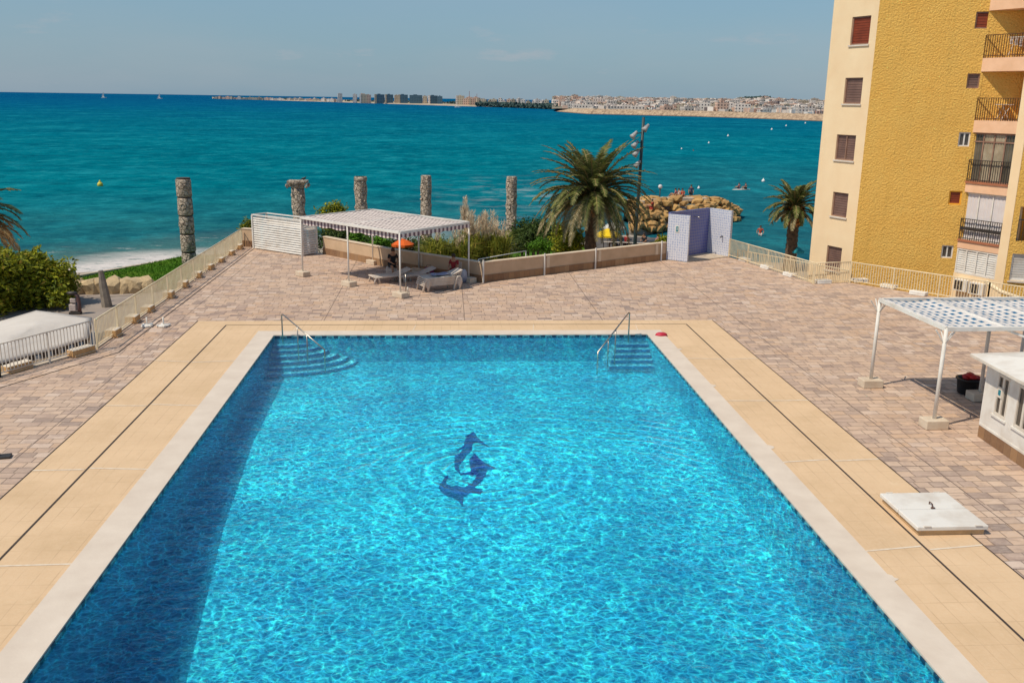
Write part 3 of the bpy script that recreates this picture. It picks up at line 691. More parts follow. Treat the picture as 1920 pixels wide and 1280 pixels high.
# ------------------------------------------------------------------ sun loungers
PLW=M('white_plastic',(.66,.58,.50),(.55,.46,.38),4,.45)
def lounger_mesh():
    L=1.85;W=.66;prof=[];
    m=MB();n=22
    def pz(u):   # deck height along length
        if u<.60: return .30+.012*math.sin(u*14)
        return .30+(u-.60)*.62
    # slatted deck
    for i in range(n):
        u0=i/n+.004;u1=(i+1)/n-.008;x0=u0*L;x1=u1*L
        w=W/2-.05*max(0,(u0-.86)/.14)**2*4*.5
        m.add([(x0,-w,pz(u0)),(x1,-w,pz(u1)),(x1,w,pz(u1)),(x0,w,pz(u0)),(x0,-w,pz(u0)-.025),(x1,-w,pz(u1)-.025),(x1,w,pz(u1)-.025),(x0,w,pz(u0)-.025)],[(0,1,2,3),(7,6,5,4),(0,4,5,1),(1,5,6,2),(2,6,7,3),(3,7,4,0)])
    fr=MB()
    for s in (-1,1):
        y=s*(W/2+.012)
        fr.tube([(0,y,.29),(.5*L,y,.295),(.60*L,y,.29),(L*.8,y,.29)],.028,8)
        fr.beam((.03,y,.275),(.97*L*.82,y,.275),.045,.07)
        for a in ((.02,.24),(.80,.28)):
            x0=a[0]*L;wd=a[1]
            fr.tube([(x0,y,0),(x0+.02,y,.16),(x0+.08,y,.27),(x0+wd-.08,y,.27),(x0+wd-.02,y,.16),(x0+wd,y,0)],.040,8)
    return m,fr
mdeck,mfr=lounger_mesh()
def lounger(label,p,rz,z=0,grp='white sun loungers under the pergola',mat=PLW):
    if not hasattr(lounger,'src'):
        r=thing('sun_lounger',label,'sun lounger',(p[0],p[1],z),rz,grp);mdeck.build('deck',mat,r);mfr.build('leg_frame',mat,r,True);lounger.src=r;return r
    return dup(lounger.src,(p[0],p[1],z),rz,label)
p=at(700,531);lounger('single white sun lounger in the sun at the pergola edge',(p.x-.1,p.y+.1),math.radians(25))
p=at(742,530);lounger('white sun lounger in the shade behind the front pergola post',(p.x,p.y+.3),math.radians(22))
p=at(786,546)
names=('lowest','second','third','fourth','topmost')
for i in range(5): lounger('white sun lounger, %s of the stack under the pergola'%names[i],(p.x+.02*i,p.y+.05),math.radians(24),z=.075*i)
# blue towel on the stack
q=Vector((p.x+1.35,p.y+.65))
m=MB();m.grid(lambda u,v:(u*.8-.4,v*.5-.25,.01+.015*math.sin(u*9)+.02*math.cos(v*7)),10,8)
o=m.build('towel',M('blue_grey_towel',(.25,.27,.40),(.35,.35,.45),5,.95));s=o.modifiers.new('t','SOLIDIFY');s.thickness=.02
o.location=(q.x-.45,q.y-.2,.66);o.rotation_euler=(0,0,math.radians(24));tag(o,'blue grey towel lying on the stack of white sun loungers','towel')
# parasol foot by the near post
r=thing('parasol_stand','white parasol stand with short pipe beside the nearest pergola post','parasol stand',(pB[0]+.22,pB[1]+.05,0))
MB().cbox(-.16,-.16,0,.16,.16,.2,.02).build('base',BLOCKW,r);MB().tube([(0,0,.2),(0,0,.95)],.022,8).build('pipe',STEEL,r,True);MB().tube([(.08,.02,.2),(.08,.02,.42)],.03,8).build('socket',WHITED,r,True)
# magenta bag
p=at(800,517)
r=thing('bag','magenta beach bag on the floor behind the middle pergola post','bag',(p.x+.1,p.y,0))
m=MB();m.lathe([(.20,0),(.27,.08),(.26,.25),(.18,.38),(.10,.40)],14,jit=.25,seed=2);m.build('body',M('magenta_fabric',(.30,.02,.10),(.22,.015,.08),5,.85),r,True)
MB().tube([(-.14,0,.34),(-.1,0,.5),(.1,0,.5),(.14,0,.34)],.012,6).build('strap',DARKM,r)
# ------------------------------------------------------------------ people
SKIN=M('skin',(.42,.22,.13),(.36,.18,.10),8,.6);HAIRD=M('dark_hair',(.03,.018,.012),(.05,.03,.02),12,.7);HAIRG=M('grey_hair',(.25,.22,.2),(.18,.15,.13),12,.8)
def clothm(n,c): return M(n,c,tuple(x*.75 for x in c),6,.85,.2,30,.004)
def skinned(name,verts,edges,radii,mat,parent,root=0,sub=1):
    me=bpy.data.meshes.new(name);me.from_pydata(verts,edges,[]);me.update();me.materials.append(mat)
    o=bpy.data.objects.new(name,me);COL.objects.link(o)
    if parent:o.parent=parent
    sk=o.modifiers.new('skin','SKIN');sk.use_smooth_shade=True
    if len(me.skin_vertices)==0:
        bm=bmesh.new();bm.from_mesh(me);bm.verts.layers.skin.verify();bm.to_mesh(me);bm.free()
    for i,v in enumerate(me.skin_vertices[0].data): v.radius=(radii[i],radii[i]*1.0);v.use_root=(i==root)
    if sub: s=o.modifiers.new('sub','SUBSURF');s.levels=sub;s.render_levels=sub
    return o
def person(label,loc,rz,pose='stand',shirt=None,pants=None,hair=HAIRD,skin=SKIN,sc=1.0,armspose=None,group=None,fingers=True):
    r=thing('person',label,'person',loc,rz,group);r.scale=(sc,)*3
    # joints, facing +Y; z up
    J={}
    if pose=='stand':
        J=dict(pel=(0,0,.93),spn=(0,.01,1.12),chs=(0,0,1.33),nck=(0,.0,1.47),hd0=(0,.01,1.53),hd1=(0,.02,1.66),
          sh=(.18,0,1.40),el=(.25,-.02,1.13),wr=(.24,.10,.90),hp=(.10,0,.90),kn=(.11,.03,.50),an=(.11,0,.08),toe=(.12,.15,.03))
    elif pose=='sit':
        J=dict(pel=(0,0,.50),spn=(0,-.02,.70),chs=(0,.03,.93),nck=(0,.06,1.06),hd0=(0,.08,1.12),hd1=(0,.10,1.24),
          sh=(.18,.03,.99),el=(.24,.10,.74),wr=(.12,.32,.66),hp=(.10,.02,.49),kn=(.14,.44,.50),an=(.13,.42,.09),toe=(.14,.56,.03))
    elif pose=='floor':
        J=dict(pel=(0,0,.12),spn=(0,-.06,.30),chs=(0,-.08,.52),nck=(0,-.04,.66),hd0=(0,-.02,.72),hd1=(0,.0,.84),
          sh=(.18,-.08,.60),el=(.26,-.02,.34),wr=(.20,.22,.30),hp=(.10,.02,.12),kn=(.16,.40,.38),an=(.14,.62,.07),toe=(.14,.74,.03))
    elif pose=='lie':
        J=dict(pel=(0,0,.12),spn=(0,-.2,.14),chs=(0,-.42,.20),nck=(0,-.56,.28),hd0=(0,-.62,.32),hd1=(0,-.72,.40),
          sh=(.18,-.48,.2),el=(.3,-.35,.1),wr=(.32,-.12,.08),hp=(.10,.02,.12),kn=(.13,.42,.22),an=(.12,.80,.08),toe=(.12,.86,.18))
    elif pose=='wade':
        J=dict(pel=(0,0,.93),spn=(0,.02,1.12),chs=(0,.04,1.33),nck=(0,.06,1.47),hd0=(0,.08,1.53),hd1=(0,.10,1.66),
          sh=(.18,.04,1.40),el=(.32,.05,1.16),wr=(.28,.22,1.02),hp=(.10,0,.90),kn=(.12,.05,.50),an=(.12,0,.08),toe=(.13,.15,.03))
    v=[];ed=[];rad=[];idx={}
    def add(k,p,rd,par=None):
        idx[k]=len(v);v.append(p);rad.append(rd)
        if par:ed.append((idx[par],idx[k]))
    add('pel',J['pel'],.135);add('spn',J['spn'],.125,'pel');add('chs',J['chs'],.145,'spn');add('nck',J['nck'],.055,'chs');add('hd0',J['hd0'],.075,'nck')
    add('hd1',J['hd1'],.085,'hd0')
    nz=Vector(J['hd0'])+Vector((0,.085,.055));add('nose',tuple(nz),.018,'hd0')
    for s,sx in (('l',-1),('r',1)):
        g=lambda k:(J[k][0]*sx,J[k][1],J[k][2])
        add('sh'+s,g('sh'),.058,'chs');add('el'+s,g('el'),.042,'sh'+s);add('wr'+s,g('wr'),.028,'el'+s)
        d=(Vector(g('wr'))-Vector(g('el'))).normalized();side=Vector((sx,0,0))
        hnd=Vector(g('wr'))+d*.06;add('hn'+s,tuple(hnd),.030,'wr'+s)
        if fingers:
            up=d.cross(side).normalized()
            for q,ln in enumerate((.055,.075,.082,.072)):
                b=hnd+d*.03+side*((q-1.5)*.019);add('f%d%s'%(q,s),tuple(b+d*ln*.5),.0095,'hn'+s);add('g%d%s'%(q,s),tuple(b+d*ln*.85-up*.02),.0085,'f%d%s'%(q,s))
            add('th'+s,tuple(hnd-side*.045+d*.02),.011,'hn'+s)
        add('hp'+s,g('hp'),.088,'pel');add('kn'+s,g('kn'),.056,'hp'+s);add('an'+s,g('an'),.036,'kn'+s);add('to'+s,g('toe'),.03,'an'+s)
    skinned('body',v,ed,rad,skin,r)
    def garment(name,keys,mat,k=1.18,trim=None):
        vv=[];ee=[];rr=[];id2={}
        for kx,par in keys:
            p=Vector(v[idx[kx]]);
            if trim and kx in trim: p=Vector(v[idx[trim[kx][0]]]).lerp(p,trim[kx][1])
            id2[kx]=len(vv);vv.append(tuple(p));rr.append(rad[idx[kx]]*k)
            if par: ee.append((id2[par],id2[kx]))
        skinned(name,vv,ee,rr,mat,r)
    if shirt: garment('shirt',[('spn',None),('chs','spn'),('pel','spn'),('shl','chs'),('ell','shl'),('shr','chs'),('elr','shr')],shirt,1.16,{'ell':('shl',.75),'elr':('shr',.75)})
    if pants: garment('trousers',[('pel',None),('hpl','pel'),('knl','hpl'),('hpr','pel'),('knr','hpr')],pants,1.2,{'knl':('hpl',.7),'knr':('hpr',.7)})
    h0=Vector(J['hd0'])*.35+Vector(J['hd1'])*.65
    m=MB();m.sphere((h0.x,h0.y-.018,h0.z+.03),(.095,.10,.10),12,8);m.build('hair',hair,r,True)
    return r
RED=clothm('dark_red_cloth',(.28,.018,.022));BLK=clothm('black_cloth',(.015,.016,.02));NAVY=clothm('navy_cloth',(.03,.04,.09));PINK=clothm('pink_cloth',(.55,.2,.22));ORG=clothm('red_swimwear',(.55,.06,.03));WHC=clothm('pale_cloth',(.6,.5,.45))
def chair(loc,rz,label):
    r=thing('chair',label,'chair',loc,rz)
    MB().cbox(-.25,-.22,.40,.25,.24,.44,.01).build('seat',PLW,r);m=MB()
    for i in range(5): m.box(-.24+i*.1,-.25,.46,-.17+i*.1,-.23,.86)
    m.box(-.25,-.255,.80,.25,-.235,.88);m.build('backrest',PLW,r)
    for sx in (-1,1):
        for sy in (-1,1): MB().tube([(sx*.22,sy*.2,.4),(sx*.25,sy*.25,0)],.02,6).build('leg',PLW,r)
    return r
p=at(857,529);pc=(p.x-.12,p.y+.12);rzp=math.radians(150)
chair((pc[0],pc[1],0),rzp,'white plastic chair carrying the person in dark red')
person('person in dark red top sitting hunched on a chair by the shaded wall',(pc[0],pc[1],-.03),rzp,'sit',RED,RED)
m=MB();m.lathe([(.12,0),(.18,.1),(.16,.34),(.08,.42)],12,jit=.2,seed=5);o=m.build('bag',M('white_fabric',(.55,.5,.5),(.2,.2,.28),3,.9),None,True);o.location=(pc[0]+.42,pc[1]-.15,0);o.scale=(1,1,1.4)
tag(o,'white and dark bag standing right beside the person in dark red','bag')
p=at(742,520);person('person in black clothes sitting in the shade behind the nearest pergola post',(p.x-.15,p.y+.35,0),math.radians(200),'sit',BLK,BLK)
m=MB();m.cbox(-.3,-.3,0,.3,.3,.42,.03);o=m.build('stool',PLW);o.location=(p.x-.15,p.y+.35,0);tag(o,'pale stool under the person in black clothes','stool')
# ------------------------------------------------------------------ shower enclosure
def tile_mat(name,c1,c2,sc=.24,prob=.5):
    m,t,b,o=newmat(name);co=t.coord('Object');x,y,z=t.sep(co)
    u=t.m('DIVIDE',t.m('ADD',x,t.m('MULTIPLY',y,1.0)),sc);v=t.m('DIVIDE',z,sc)
    fu=t.m('SUBTRACT',t.m('FRACT',u),.5);fv=t.m('SUBTRACT',t.m('FRACT',v),.5)
    rr=t.m('SQRT',t.m('ADD',t.m('MULTIPLY',fu,fu),t.m('MULTIPLY',fv,fv)))
    ringm=t.mr(t.m('ABSOLUTE',t.m('SUBTRACT',rr,.27)),.06,.12,1,0)
    n=t.mr(t.noise(co,14,3),.35,.6)
    k=t.m('MULTIPLY',t.m('MAXIMUM',ringm,t.m('LESS_THAN',rr,.1)),n)
    e=t.m('MAXIMUM',t.m('ABSOLUTE',fu),t.m('ABSOLUTE',fv))
    c=t.mix(k,c1,c2);c=t.mix(t.mr(e,.46,.49,0,.5),c,(.5,.48,.5));t.l(c,b.inputs['Base Color']);b.inputs['Roughness'].default_value=.25;return m
TB=tile_mat('blue_white_pattern_tiles',(.66,.66,.70),(.14,.22,.46),.13)
TD=tile_mat('violet_blue_tiles',(.13,.13,.30),(.05,.09,.42),.16)
S0,S1,S2,S3=(11.50,47.38),(12.42,46.66),(14.32,49.72),(15.12,48.38)
r=thing('shower_enclosure','blue and white tiled shower enclosure open at the front','shower',(S0[0],S0[1],0),0)
def pan(a,b,h,t_,mat,nm,side=1,z0=-.002):
    L=math.hypot(b[0]-a[0],b[1]-a[1]);rz=ang(a,b);o=MB().box(0,0,z0,L,t_*side,h).build(nm,mat,r);o.location=(a[0]-S0[0],a[1]-S0[1],0);o.rotation_euler=(0,0,rz);return o,L
pn,L=pan(S0,S1,2.40,.14,TB,'front_panel',1)
MB().box(.42,-.015,1.48,.64,-.002,1.86).build('sign',WHITE,pn);MB().box(.465,-.020,1.53,.595,-.016,1.80).build('sign_symbol',M('teal_ink',(.02,.22,.28),None,4,.6),pn)
MB().box(.515,-.026,1.60,.545,-.0205,1.74).build('sign_symbol',WHITE,pn)
pan((11.62,47.50),S2,2.46,.12,TD,'back_panel',1)
pn,L=pan(S2,S3,2.46,.14,TB,'side_panel',1)
MB().tube([(L-.5,-.0,1.05),(L-.5,-.14,1.05),(L-.5,-.16,.98)],.03,8).build('tap',DARKM,pn,True)
bl=ang((11.62,47.5),S2)
for s in (1.1,2.1):
    q=Vector((11.62,47.5))+Vector((math.cos(bl),math.sin(bl)))*s-Vector((-math.sin(bl),math.cos(bl)))*.003-Vector(S0)
    n=Vector((math.sin(bl),-math.cos(bl)))
    MB().tube([(q.x,q.y,2.1),(q.x+n.x*.3,q.y+n.y*.3,2.1),(q.x+n.x*.3,q.y+n.y*.3,2.04)],[.015,.015,.05],8).build('shower_head',STEEL,r,True)
MB().prism([(a[0]-S0[0],a[1]-S0[1]) for a in (S0,S1,S3,S2)],-.003,.035).build('shower_tray',CONC,r)
# ------------------------------------------------------------------ yellow apartment building
def stucco(name,c1,c2,rel=1.0):
    m,t,b,o=newmat(name);co=t.coord('Object')
    w=t.noise(co,1.2,3,.5,0,1);vm=t.n('ShaderNodeVectorMath',operation='MULTIPLY_ADD');t.l(w,vm.inputs[0]);vm.inputs[1].default_value=(.35,.35,.35);t.l(co,vm.inputs[2])
    n1=t.m('ADD',t.m('MULTIPLY',t.vor(vm.outputs[0],9.0),-.25),t.m('MULTIPLY',t.noise(t.comb(t.sep(co)[0],t.sep(co)[1],t.sep(co)[2]),14.0,5,.66),1.1));n2=t.noise(co,1.0,4)
    c=t.mix(t.mr(n2,.3,.7),c1,c2)
    c=t.mix(t.mr(t.noise(co,.35,4),.5,.75,0,.35),c,tuple(x*.78 for x in c1))
    sk=t.noise(t.comb(t.m('MULTIPLY',t.sep(co)[0],2.6),t.m('MULTIPLY',t.sep(co)[1],2.6),t.m('MULTIPLY',t.sep(co)[2],.16)),1.0,5,.65);c=t.mix(t.mr(sk,.54,.74,0,.28),c,(.66,.40,.09))
    t.l(c,b.inputs['Base Color']);b.inputs['Roughness'].default_value=.9;b.inputs['Specular IOR Level'].default_value=.2
    t.l(t.bump(n1,1.0,.11*rel),b.inputs['Normal']);return m
YEL=stucco('yellow_stucco',(.99,.60,.15),(.97,.55,.125));YELS=M('shaded_yellow_render',(.86,.44,.045),(.80,.38,.035),1.5,.9,.3,14,.01)  # smooth render's deeper orange holds the loggia's shaded bounce light in its colour
CRM=M('pale_cream_render',(.88,.68,.43),(.82,.60,.36),.9,.9,.35,9,.012,lo=.3,hi=.75)
PEACH=M('peach_render',(.84,.53,.34),(.76,.46,.28),1.5,.9,.2,14,.006)
SHUT=M('brown_grey_shutter',(.25,.15,.12),(.19,.11,.09),2,.6);SHUR=M('red_brown_shutter',(.30,.06,.025),(.22,.045,.02),2,.6)
FRB=M('brown_frame',(.34,.20,.14),(.24,.13,.09),4,.5)
P1=atd(1596,500,47.5);P1=(P1.x,P1.y)
U=lambda a:(math.cos(math.radians(a)),math.sin(math.radians(a)))
dC=U(110);dY=U(-20);dB=U(-66)
BLD=thing('apartment_building','yellow stucco and cream apartment building with shuttered windows on the right','building',(P1[0],P1[1],-3.3))
def wallplane(P,d): return P,d
def plate(P,d,s0,s1,z0,z1,th,mat,name,parent,off=0.0):
    """box lying on a vertical plane through P along d, thickness th behind it (to the left of d) starting at off"""
    rz=math.atan2(d[1],d[0]);m=MB();m.box(s0,off,z0,s1,off+th,z1)
    o=m.build(name,mat,parent);o.location=(P[0]-P1[0],P[1]-P1[1],3.3) if parent is BLD else (0,0,0)
    if parent is BLD: o.rotation_euler=(0,0,rz)
    return o
ZT=17.0
def wall_with_holes(P,d,s0,s1,z0,z1,th,holes,mat,name):
    """wall in vertical strips with real openings; subdivided so relief shading stays even"""
    m=MB();xs=sorted(set([s0,s1]+[h[0] for h in holes]+[h[1] for h in holes]))
    for a,b in zip(xs,xs[1:]):
        hs=sorted([(h[2],h[3]) for h in holes if h[0]<=a+1e-6 and h[1]>=b-1e-6]);z=z0
        for (h0,h1) in hs: m.box(a,0,z,b,th,h0);z=h1
        m.box(a,0,z,b,th,z1)
    o=m.build(name,mat,BLD);o.location=(P[0]-P1[0],P[1]-P1[1],3.3);o.rotation_euler=(0,0,math.atan2(d[1],d[0]));return o
def pxrect(P,d,x0,y0,x1,y1):
    cx,cy=(x0+x1)/2,(y0+y1)/2
    s0,_=onp(x0,cy,P,d);s1,_=onp(x1,cy,P,d);_,z1=onp(cx,y0,P,d);_,z0=onp(cx,y1,P,d)
    return min(s0,s1),max(s0,s1),z0,z1
def win(P,d,hr,shm,style='roller',frame_mat=FRB,sill=True,side=1):
    s0,s1,z0,z1=hr;rz=math.atan2(d[1],d[0])
    O=(P[0]-P1[0],P[1]-P1[1],3.3)
    def put(m,n,mt,par):
        o=m.build(n,mt,par)
        if par is BLD:o.location=O;o.rotation_euler=(0,0,rz)
        return o
    fr=MB();f=.06;y0,y1=.05,.13
    for a,b,c,e in ((s0,s0+f,z0,z1),(s1-f,s1,z0,z1),(s0+f,s1-f,z0,z0+f),(s0+f,s1-f,z1-f,z1)): fr.box(a,y0,c,b,y1,e)
    if style in('double','pair'): fr.box((s0+s1)/2-.03,y0-.005,z0+f,(s0+s1)/2+.03,y1,z1-f)
    w=put(fr,'window',frame_mat,BLD)
    sh=MB()
    n=max(4,int((z1-z0)/.12))
    if style!='glass':
        for i in range(n):
            a=z0+f+(z1-z0-2*f)*i/n;b=a+(z1-z0-2*f)/n*.86
            sh.add([(s0+f,.105,a),(s1-f,.105,a),(s1-f,.09,b),(s0+f,.09,b),(s0+f,.12,a),(s1-f,.12,a),(s1-f,.12,b),(s0+f,.12,b)],[(0,1,2,3),(4,7,6,5),(3,2,6,7),(0,4,5,1)])
        put(sh,'shutter',shm,w)
    else: put(MB().box(s0+f,.10,z0+f,s1-f,.11,z1-f),'pane',GLS,w)
    if sill: put(MB().box(s0-.06,-.06,z0-.07,s1+.06,.06,z0-.002),'sill',WHITED,w)
    put(MB().box(s0,.16,z0,s1,.17,z1),'backing',DARKM,w)
    return w
# cream face: the wall runs away to the left so travel from far to near keeps the outside on the right of d
Ccorner=(P1[0]+dC[0]*2.93,P1[1]+dC[1]*2.93);dCr=(-dC[0],-dC[1])
cw=[(1596,31,1631,84,SHUR,'roller'),(1583,146,1616,195,SHUT,'roller'),(1567,253,1603,301,SHUT,'pair'),(1560,361,1589,407,SHUT,'roller'),(1549,462,1577,508,SHUT,'roller')]
rects=[pxrect(Ccorner,dCr,*c[:4]) for c in cw]
# below the terrace the same window repeats
wall_with_holes(Ccorner,dCr,0,2.93,-3.3,ZT,.25,rects,CRM,'wall')
for rct,c in zip(rects,cw): win(Ccorner,dCr,rct,c[4],c[5])
yw=[(1829,22,1857,54,SHUR,'roller',FRB),(1813,138,1837,166,SHUT,'roller',FRB),(1797,248,1819,275,None,'glass',WHITE),(1779,358,1803,384,SHUR,'roller',YELS),(1765,460,1787,484,None,'glass',WHITE)]
rects=[pxrect(P1,dY,*c[:4]) for c in yw]
LY=4.57
wall_with_holes(P1,dY,.002,LY,-3.3,ZT,.25,rects,YEL,'stucco_wall')
for rct,c in zip(rects,yw): win(P1,dY,rct,c[4],c[5] if c[5]=='roller' else 'glass',c[6],sill=False)
for rct in (rects[2],rects[4]):
    o=MB().box((rct[0]+rct[1])/2-.03,.06,rct[2]+.05,(rct[0]+rct[1])/2+.03,.09,rct[3]-.05).build('mullion',WHITE,BLD);o.location=(0,0,3.3);o.rotation_euler=(0,0,math.radians(-20))
P2=(P1[0]+dY[0]*LY,P1[1]+dY[1]*LY)
def bpl(s0,s1,z0,z1,y0,y1,name,mat,parent=None,m=None):
    o=MB().box(s0,y0,z0,s1,y1,z1).build(name,mat,BLD);o.location=(P2[0]-P1[0],P2[1]-P1[1],3.3);o.rotation_euler=(0,0,math.atan2(dB[1],dB[0]));return o
def tri(z0,z1,name,mat):
    k=math.tan(math.radians(46));o=MB().prism([(.004,0),(SW-.004,0),(SW-.004,(SW-.1)*k),(.1,.1)],z0,z1).build(name,mat,BLD);o.location=(P2[0]-P1[0],P2[1]-P1[1],3.3);o.rotation_euler=(0,0,math.atan2(dB[1],dB[0]));return o
def zat(px,py): return onp(px,py,P2,dB)
sL=3.55
SW=2.12;DP=1.5;PW=.44
ZS=[(12.09,12.62),(9.51,10.09),(6.86,7.40),(4.18,4.67),(1.59,2.0)]
mb=MB();mb.box(0.005,.02,-3.3,SW+.3,.25,ZT)
o=mb.build('loggia_wall',YEL,BLD);o.location=(P2[0]-P1[0],P2[1]-P1[1],3.3);o.rotation_euler=(0,0,math.atan2(dY[1],dY[0]));o.scale=(.96,1,1)
for a,b in ZS+[(14.9,15.5)]: tri(a,b,'balcony_slab',PEACH)
m=bpl(.004,SW-.004,-3.3,.41,0,.25,'lower_wall',CRM)
bpl(SW,SW+PW,-3.3,ZT,-.02,.6,'pillar',CRM);bpl(SW+.01,SW+.22,-3.3,ZT,.602,4.2,'side_wall',YELS)
def railing(zf,mat,gap=.11,name='balcony_railing',ring=False):
    m=MB();z1=zf+.98
    m.box(.03,-.02,z1-.03,SW-.03,.02,z1);m.box(.03,-.015,zf+.07,SW-.03,.015,zf+.10)
    n=int((SW-.06)/gap)
    for i in range(n+1):
        s=.03+(SW-.06)*i/n;m.box(s-.011,-.011,zf,s+.011,.011,z1-.031)
    if ring: m.box(.03,-.012,zf+.45,SW-.03,.012,zf+.60)
    o=m.build(name,mat,BLD);o.location=(P2[0]-P1[0],P2[1]-P1[1],3.3);o.rotation_euler=(0,0,math.atan2(dB[1],dB[0]))
RAILB=M('brown_railing_paint',(.10,.045,.02),None,4,.5)
railing(12.62,RAILB);railing(10.09,RAILB);railing(7.40,RAILB);railing(4.67,DARKM);railing(2.0,DARKM,ring=True)
for z in (4.67,2.0): bpl(-.0,SW,z-.075,z+.004,-.06,-.004,'slab_edge',M('terracotta_edge',(.45,.16,.08),None,4,.8))
# brown glazed loggia
def glazed(z0,z1,npan,fm,pm,yy,slatted=False,name='glazing'):
    f=MB();W_=SW
    f.box(.01,yy,z0,.08,yy+.06,z1);f.box(W_-.08,yy,z0,W_-.01,yy+.06,z1);f.box(.08,yy,z1-.07,W_-.08,yy+.06,z1);f.box(.08,yy,z0,W_-.08,yy+.06,z0+.07)
    for i in range(1,npan): s=W_*i/npan;f.box(s-.03,yy-.004,z0+.07,s+.03,yy+.056,z1-.07)
    if not slatted and fm is FRB: f.box(.08,yy-.006,z1-.42,W_-.08,yy+.05,z1-.36)
    o=f.build(name,fm,BLD);o.location=(P2[0]-P1[0],P2[1]-P1[1],3.3);o.rotation_euler=(0,0,math.atan2(dB[1],dB[0]))
    for i in range(npan):
        a=W_*i/npan+.04;b=W_*(i+1)/npan-.04;p=MB()
        if slatted:
            n=int((z1-z0)/.11)
            for k in range(n):
                za=z0+.08+k*(z1-z0-.16)/n;zb=za+(z1-z0-.16)/n*.7
                p.add([(a,yy+.02,za),(b,yy+.02,za),(b,yy+.05,zb),(a,yy+.05,zb),(a,yy+.03,za),(b,yy+.03,za),(b,yy+.06,zb),(a,yy+.06,zb)],[(0,1,2,3),(7,6,5,4),(0,4,5,1),(2,6,7,3)])
            p.box(a,yy+.075,z0+.07,b,yy+.08,z1-.07)
        else:
            p.grid(lambda u,v:(a+(b-a)*u,yy+.03+.012*math.sin(u*22),z0+.07+(z1-z0-.14)*v),16,1)
        q=p.build('pane',pm[i%len(pm)],o)
GL2=M('dull_glass',(.16,.13,.09),(.07,.06,.045),1.3,.15,spec=.7);CURT=M('pale_curtain',(.45,.37,.26),(.30,.24,.16),2,.8);WPAN=M('white_blind',(.70,.64,.62),(.62,.56,.55),2,.6)
glazed(4.68,6.85,4,FRB,[GL2,CURT,CURT,GL2],.12)
glazed(2.01,4.17,3,WHITE,[WPAN],.12)
glazed(.42,1.58,4,WHITE,[WHITE],.02,True)
# the part of the building beyond the pillar
P3=(P2[0]+dB[0]*(SW+PW),P2[1]+dB[1]*(SW+PW))
P3i=P3
nr=[pxrect(P3,dY,1895,476,1930,527),pxrect(P3,dY,1909,388,1945,452)]
hl=[(nr[0][0],nr[0][0]+2.0,nr[0][2],nr[0][3]),(nr[1][0],nr[1][0]+2.2,nr[1][2]-.02,nr[1][3])]
hl+=[(nr[1][0]+.02,nr[1][0]+2.22,nr[1][2]+2.72*k,nr[1][3]+2.72*k) for k in (1,2,3)]
wall_with_holes(P3,dY,.005,7,-3.3,ZT,.25,hl,YEL,'stucco_wall')
o=MB().box(.3,1.3,-3.3,7,1.4,ZT).build('loggia_wall',YELS,BLD);o.location=(P3[0]-P1[0],P3[1]-P1[1],3.3);o.rotation_euler=(0,0,math.radians(-20))
win(P3,dY,hl[0],WHITE,'pair',WHITE)
for h_ in hl[1:]:
    m=MB()
    for i in range(20): s=h_[0]+.02+i*.11;m.box(s-.011,-.011,h_[2],s+.011,.011,h_[2]+.93)
    m.box(h_[0],-.02,h_[2]+.93,h_[1],.02,h_[2]+.97)
    o=m.build('balcony_railing',DARKM,BLD);o.location=(P3[0]-P1[0],P3[1]-P1[1],3.3);o.rotation_euler=(0,0,math.radians(-20))
# side mass so the block is solid from the side, and a flat roof
pl=[(P1[0],P1[1]),(P2[0],P2[1]),(P3[0],P3[1]),(P3[0]+7*dY[0],P3[1]+7*dY[1]),(P3[0]+7*dY[0]+4,P3[1]+14),(Ccorner[0]+6,Ccorner[1]+7),(Ccorner[0],Ccorner[1])]
o=MB().prism([(x-P1[0],y-P1[1]) for x,y in pl],ZT+3.3,ZT+3.6).build('roof',CRM,BLD)
m=MB()
for a,b in zip(pl[3:],pl[4:]): m.add([(a[0]-P1[0],a[1]-P1[1],0),(b[0]-P1[0],b[1]-P1[1],0),(b[0]-P1[0],b[1]-P1[1],ZT+3.3),(a[0]-P1[0],a[1]-P1[1],ZT+3.3)],[(0,1,2,3)])
m.build('back_wall',CRM,BLD)
fB=frame(P2,math.atan2(dB[1],dB[0]))
def ac(s,z,label):
    p=fB@Vector((s,-.28,z));r=thing('air_conditioner',label,'air conditioner',p,math.atan2(dB[1],dB[0]),'air conditioners below the louvred window')
    MB().cbox(-.36,-.0,0,.36,.27,.55,.015).build('case',WHITE,r)
    m=MB()
    for rad in (.06,.11,.16,.21): m.tube([(-.08+rad*math.cos(2*PI*k/16),-.012,.28+rad*math.sin(2*PI*k/16)) for k in range(17)],.008,5,False)
    for k in range(8): m.tube([(-.08,-.01,.28),(-.08+.21*math.cos(k*PI/4),-.01,.28+.21*math.sin(k*PI/4))],.006,4)
    m.build('fan_grille',STEEL,r);MB().box(-.29,-.004,.07,.13,.0,.49).build('fan_opening',DARKM,r)
ac(.62,-.36,'white air conditioner nearer to the yellow wall');ac(1.45,-.38,'white air conditioner nearer to the cream pillar')
